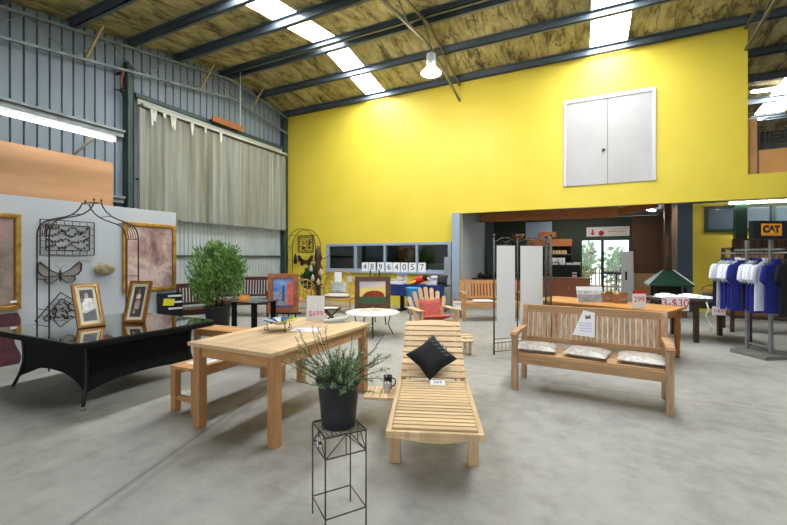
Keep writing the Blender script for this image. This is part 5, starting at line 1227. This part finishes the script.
def shirt(label, loc, rz, mb_, ms, mc, side=None, h=.76):
    t = thing('polo_shirt', label, 'shirt', loc, rz, 'shirts hanging on the rack'); t.scale = (.8,1,1)
    prof = [(-h,.255,.06),(-h*.75,.25,.062),(-h*.45,.245,.07),(-h*.25,.245,.075),(-.1,.225,.06),(-.05,.16,.05),(-.02,.085,.045),(0,.06,.04)]
    m = MB(); n = 24; vs = []; fs = []
    for z, a, b in prof:
        for k in range(n):
            A = 2*math.pi*k/n; f_ = 1+.12*math.sin(A*5+z*6)*(1 if z < -.3 else .3); c_, s_ = math.cos(A), math.sin(A)
            vs.append((a*math.copysign(abs(c_)**.8,c_), .36*b*math.copysign(abs(s_)**.9,s_)*f_, z))
    for i in range(len(prof)-1):
        for k in range(n): l = (k+1)%n; fs.append((i*n+k,i*n+l,(i+1)*n+l,(i+1)*n+k))
    m.add(vs,fs,True); o = m.build('body', [mb_, side or mb_], t)
    for p in o.data.polygons:
        x = sum(o.data.vertices[v].co.x for v in p.vertices)/4
        if abs(x) > .16 and p.center.z < -.12: p.material_index = 1
    for s in (-1,1):
        m = MB(); pts = [(s*.17,0,-.09),(s*.225,0,-.13),(s*.265,-.01,-.22),(s*.29,-.015,-.33)]; rs = [.07,.085,.09,.092]; vs = []; fs = []
        for (x,y,z), r_ in zip(pts, rs):
            for k in range(12): A = 2*math.pi*k/12; vs.append((x+s*r_*.75*math.cos(A), y+.024*math.sin(A), z+r_*.45*math.cos(A)*1.0))
        for i in range(3):
            for k in range(12): l = (k+1)%12; fs.append((i*12+k,i*12+l,(i+1)*12+l,(i+1)*12+k))
        m.add(vs,fs,True); m.build('sleeve', ms, t)
    MB().tube([(.062*math.cos(R(20*i)),.022*math.sin(R(20*i)),.005+.02*(math.sin(R(20*i))>0)) for i in range(18)], .011, 6, closed=True).build('collar', mc, t)
    return t
def hanger(label, loc, rz):
    t = thing('coat_hanger', label, 'hanger', loc, rz, 'hangers on the rack')
    MB().tube([(0,0,-.02),(0,0,.045),(.018,0,.06),(.026,0,.078),(.018,0,.096),(0,0,.102),(-.016,0,.094)], .003, 6).build('hook', steel, t)
    MB().tube([(0,0,-.01),(.1,0,-.045),(.2,0,-.085),(-.2,0,-.085),(-.1,0,-.045)], .005, 6, closed=True).build('arm', blackplastic, t)
    return t
rows = [('white polo shirt with dark navy sides, at the far left end of the rack',whitec,whitec,navy,navy),('silver grey polo shirt, second from the far end of the rack',greyw,greyw,navy,None),('white polo shirt with royal blue collar and sides, third from the far end',whitec,whitec,royal,royal),('silver grey polo shirt with royal blue sides, fourth from the far end',greyw,whitec,royal,royal),('white polo shirt with wide royal blue sides, fifth from the far end',whitec,whitec,whitec,royal),('royal blue polo shirt with white collar, left of the far steel upright',royal,royal,whitec,None),('white polo shirt with black trim, middle of the rack',whitec,whitec,blackc,navy),('white and royal blue polo shirt right of the black trimmed one',whitec,whitec,royal,royal),('royal blue polo shirt with white sleeves behind the big white one',royal,whitec,royal,None),('plain white polo shirt with loose sleeves, just behind the solid blue one',whitec,whitec,whitec,None),('solid royal blue polo shirt near the front of the rack',royal,royal,royal,None),('black polo shirt at the near end of the rack',blackc,blackc,blackc,None)]
u = Vector((math.cos(R(-58)), math.sin(R(-58)), 0)); v_ = Vector((-u.y,u.x,0))
for k, (lab, a, b, c_, d_) in enumerate(rows):
    s = (-.60,-.54,-.48,-.42,-.36,-.30,-.135,-.07,-.005,.06,.21,.40)[k]; p = Vector((2.53,7.78,0))+u*s+v_*-.07
    shirt(lab, (p.x,p.y,1.452), R(32+(k*37%5)-2), a, b, c_, d_, .76+.02*(k%3))
    hanger('thin hanger on the clothes rack, %s from its far end' % ('first','second','third','fourth','fifth','sixth','seventh','eighth','ninth','tenth','eleventh','twelfth and last')[k], (p.x,p.y,1.485), R(32+(k*37%5)-2))
# brown slatted fence panel and dark things behind the rack
t = thing('slatted_panel', 'brown timber slatted panel behind the clothes rack', 'panel', (4.3,12.2,0))
m = MB()
for k in range(14): m.b2((-.95+.14*k,-.015,.0),(-.85+.14*k,.015,1.95))
m.build('slats', mat('brown_slat', (70,44,28), .6, island=.25), t); MB().b2((-.95,.041,.0),(.97,.06,1.93)).b2((-.95,.016,.3),(.97,.04,.4)).b2((-.95,.016,1.6),(.97,.04,1.7)).build('batten', darkwood, t)
t = thing('timber_stack', 'dark brown timber shelving under the shirts at the right edge', 'shelf', (3.6,10.2,0))
for z in (.3,.75,1.2,1.65): MB().b2((-.9,-.3,z),(1.2,.3,z+.04)).build('shelf_board', darkwood, t)
for x in (-.88,.2,1.18):
    for y in (-.27,.27): MB().b2((x-.03,y-.03,0),(x+.03,y+.03,1.69)).build('upright', darkwood, t)
for k in range(5):
    b_ = thing('brown_crate', 'brown crate on the dark shelving behind the shirts, %s' % ('bottom left','bottom right','middle left','middle right','upper left')[k], 'crate', (3.6+(-.55,.45,-.5,.5,-.4)[k],10.2,(.341,.341,.791,.791,1.241)[k]), 0, 'brown crates on the dark shelving'); m = MB()
    for z in (0,.11,.22): m.b2((-.3,-.25,z),(.3,.25,z+.09))
    m.build('slats', mat('crate_wood', (110,70,42), .7, island=.3), b_)
    MB().b2((-.29,-.24,.09),(.29,.24,.1095)).b2((-.29,-.24,.2),(.29,.24,.2195)).build('lining', blackfab, b_)
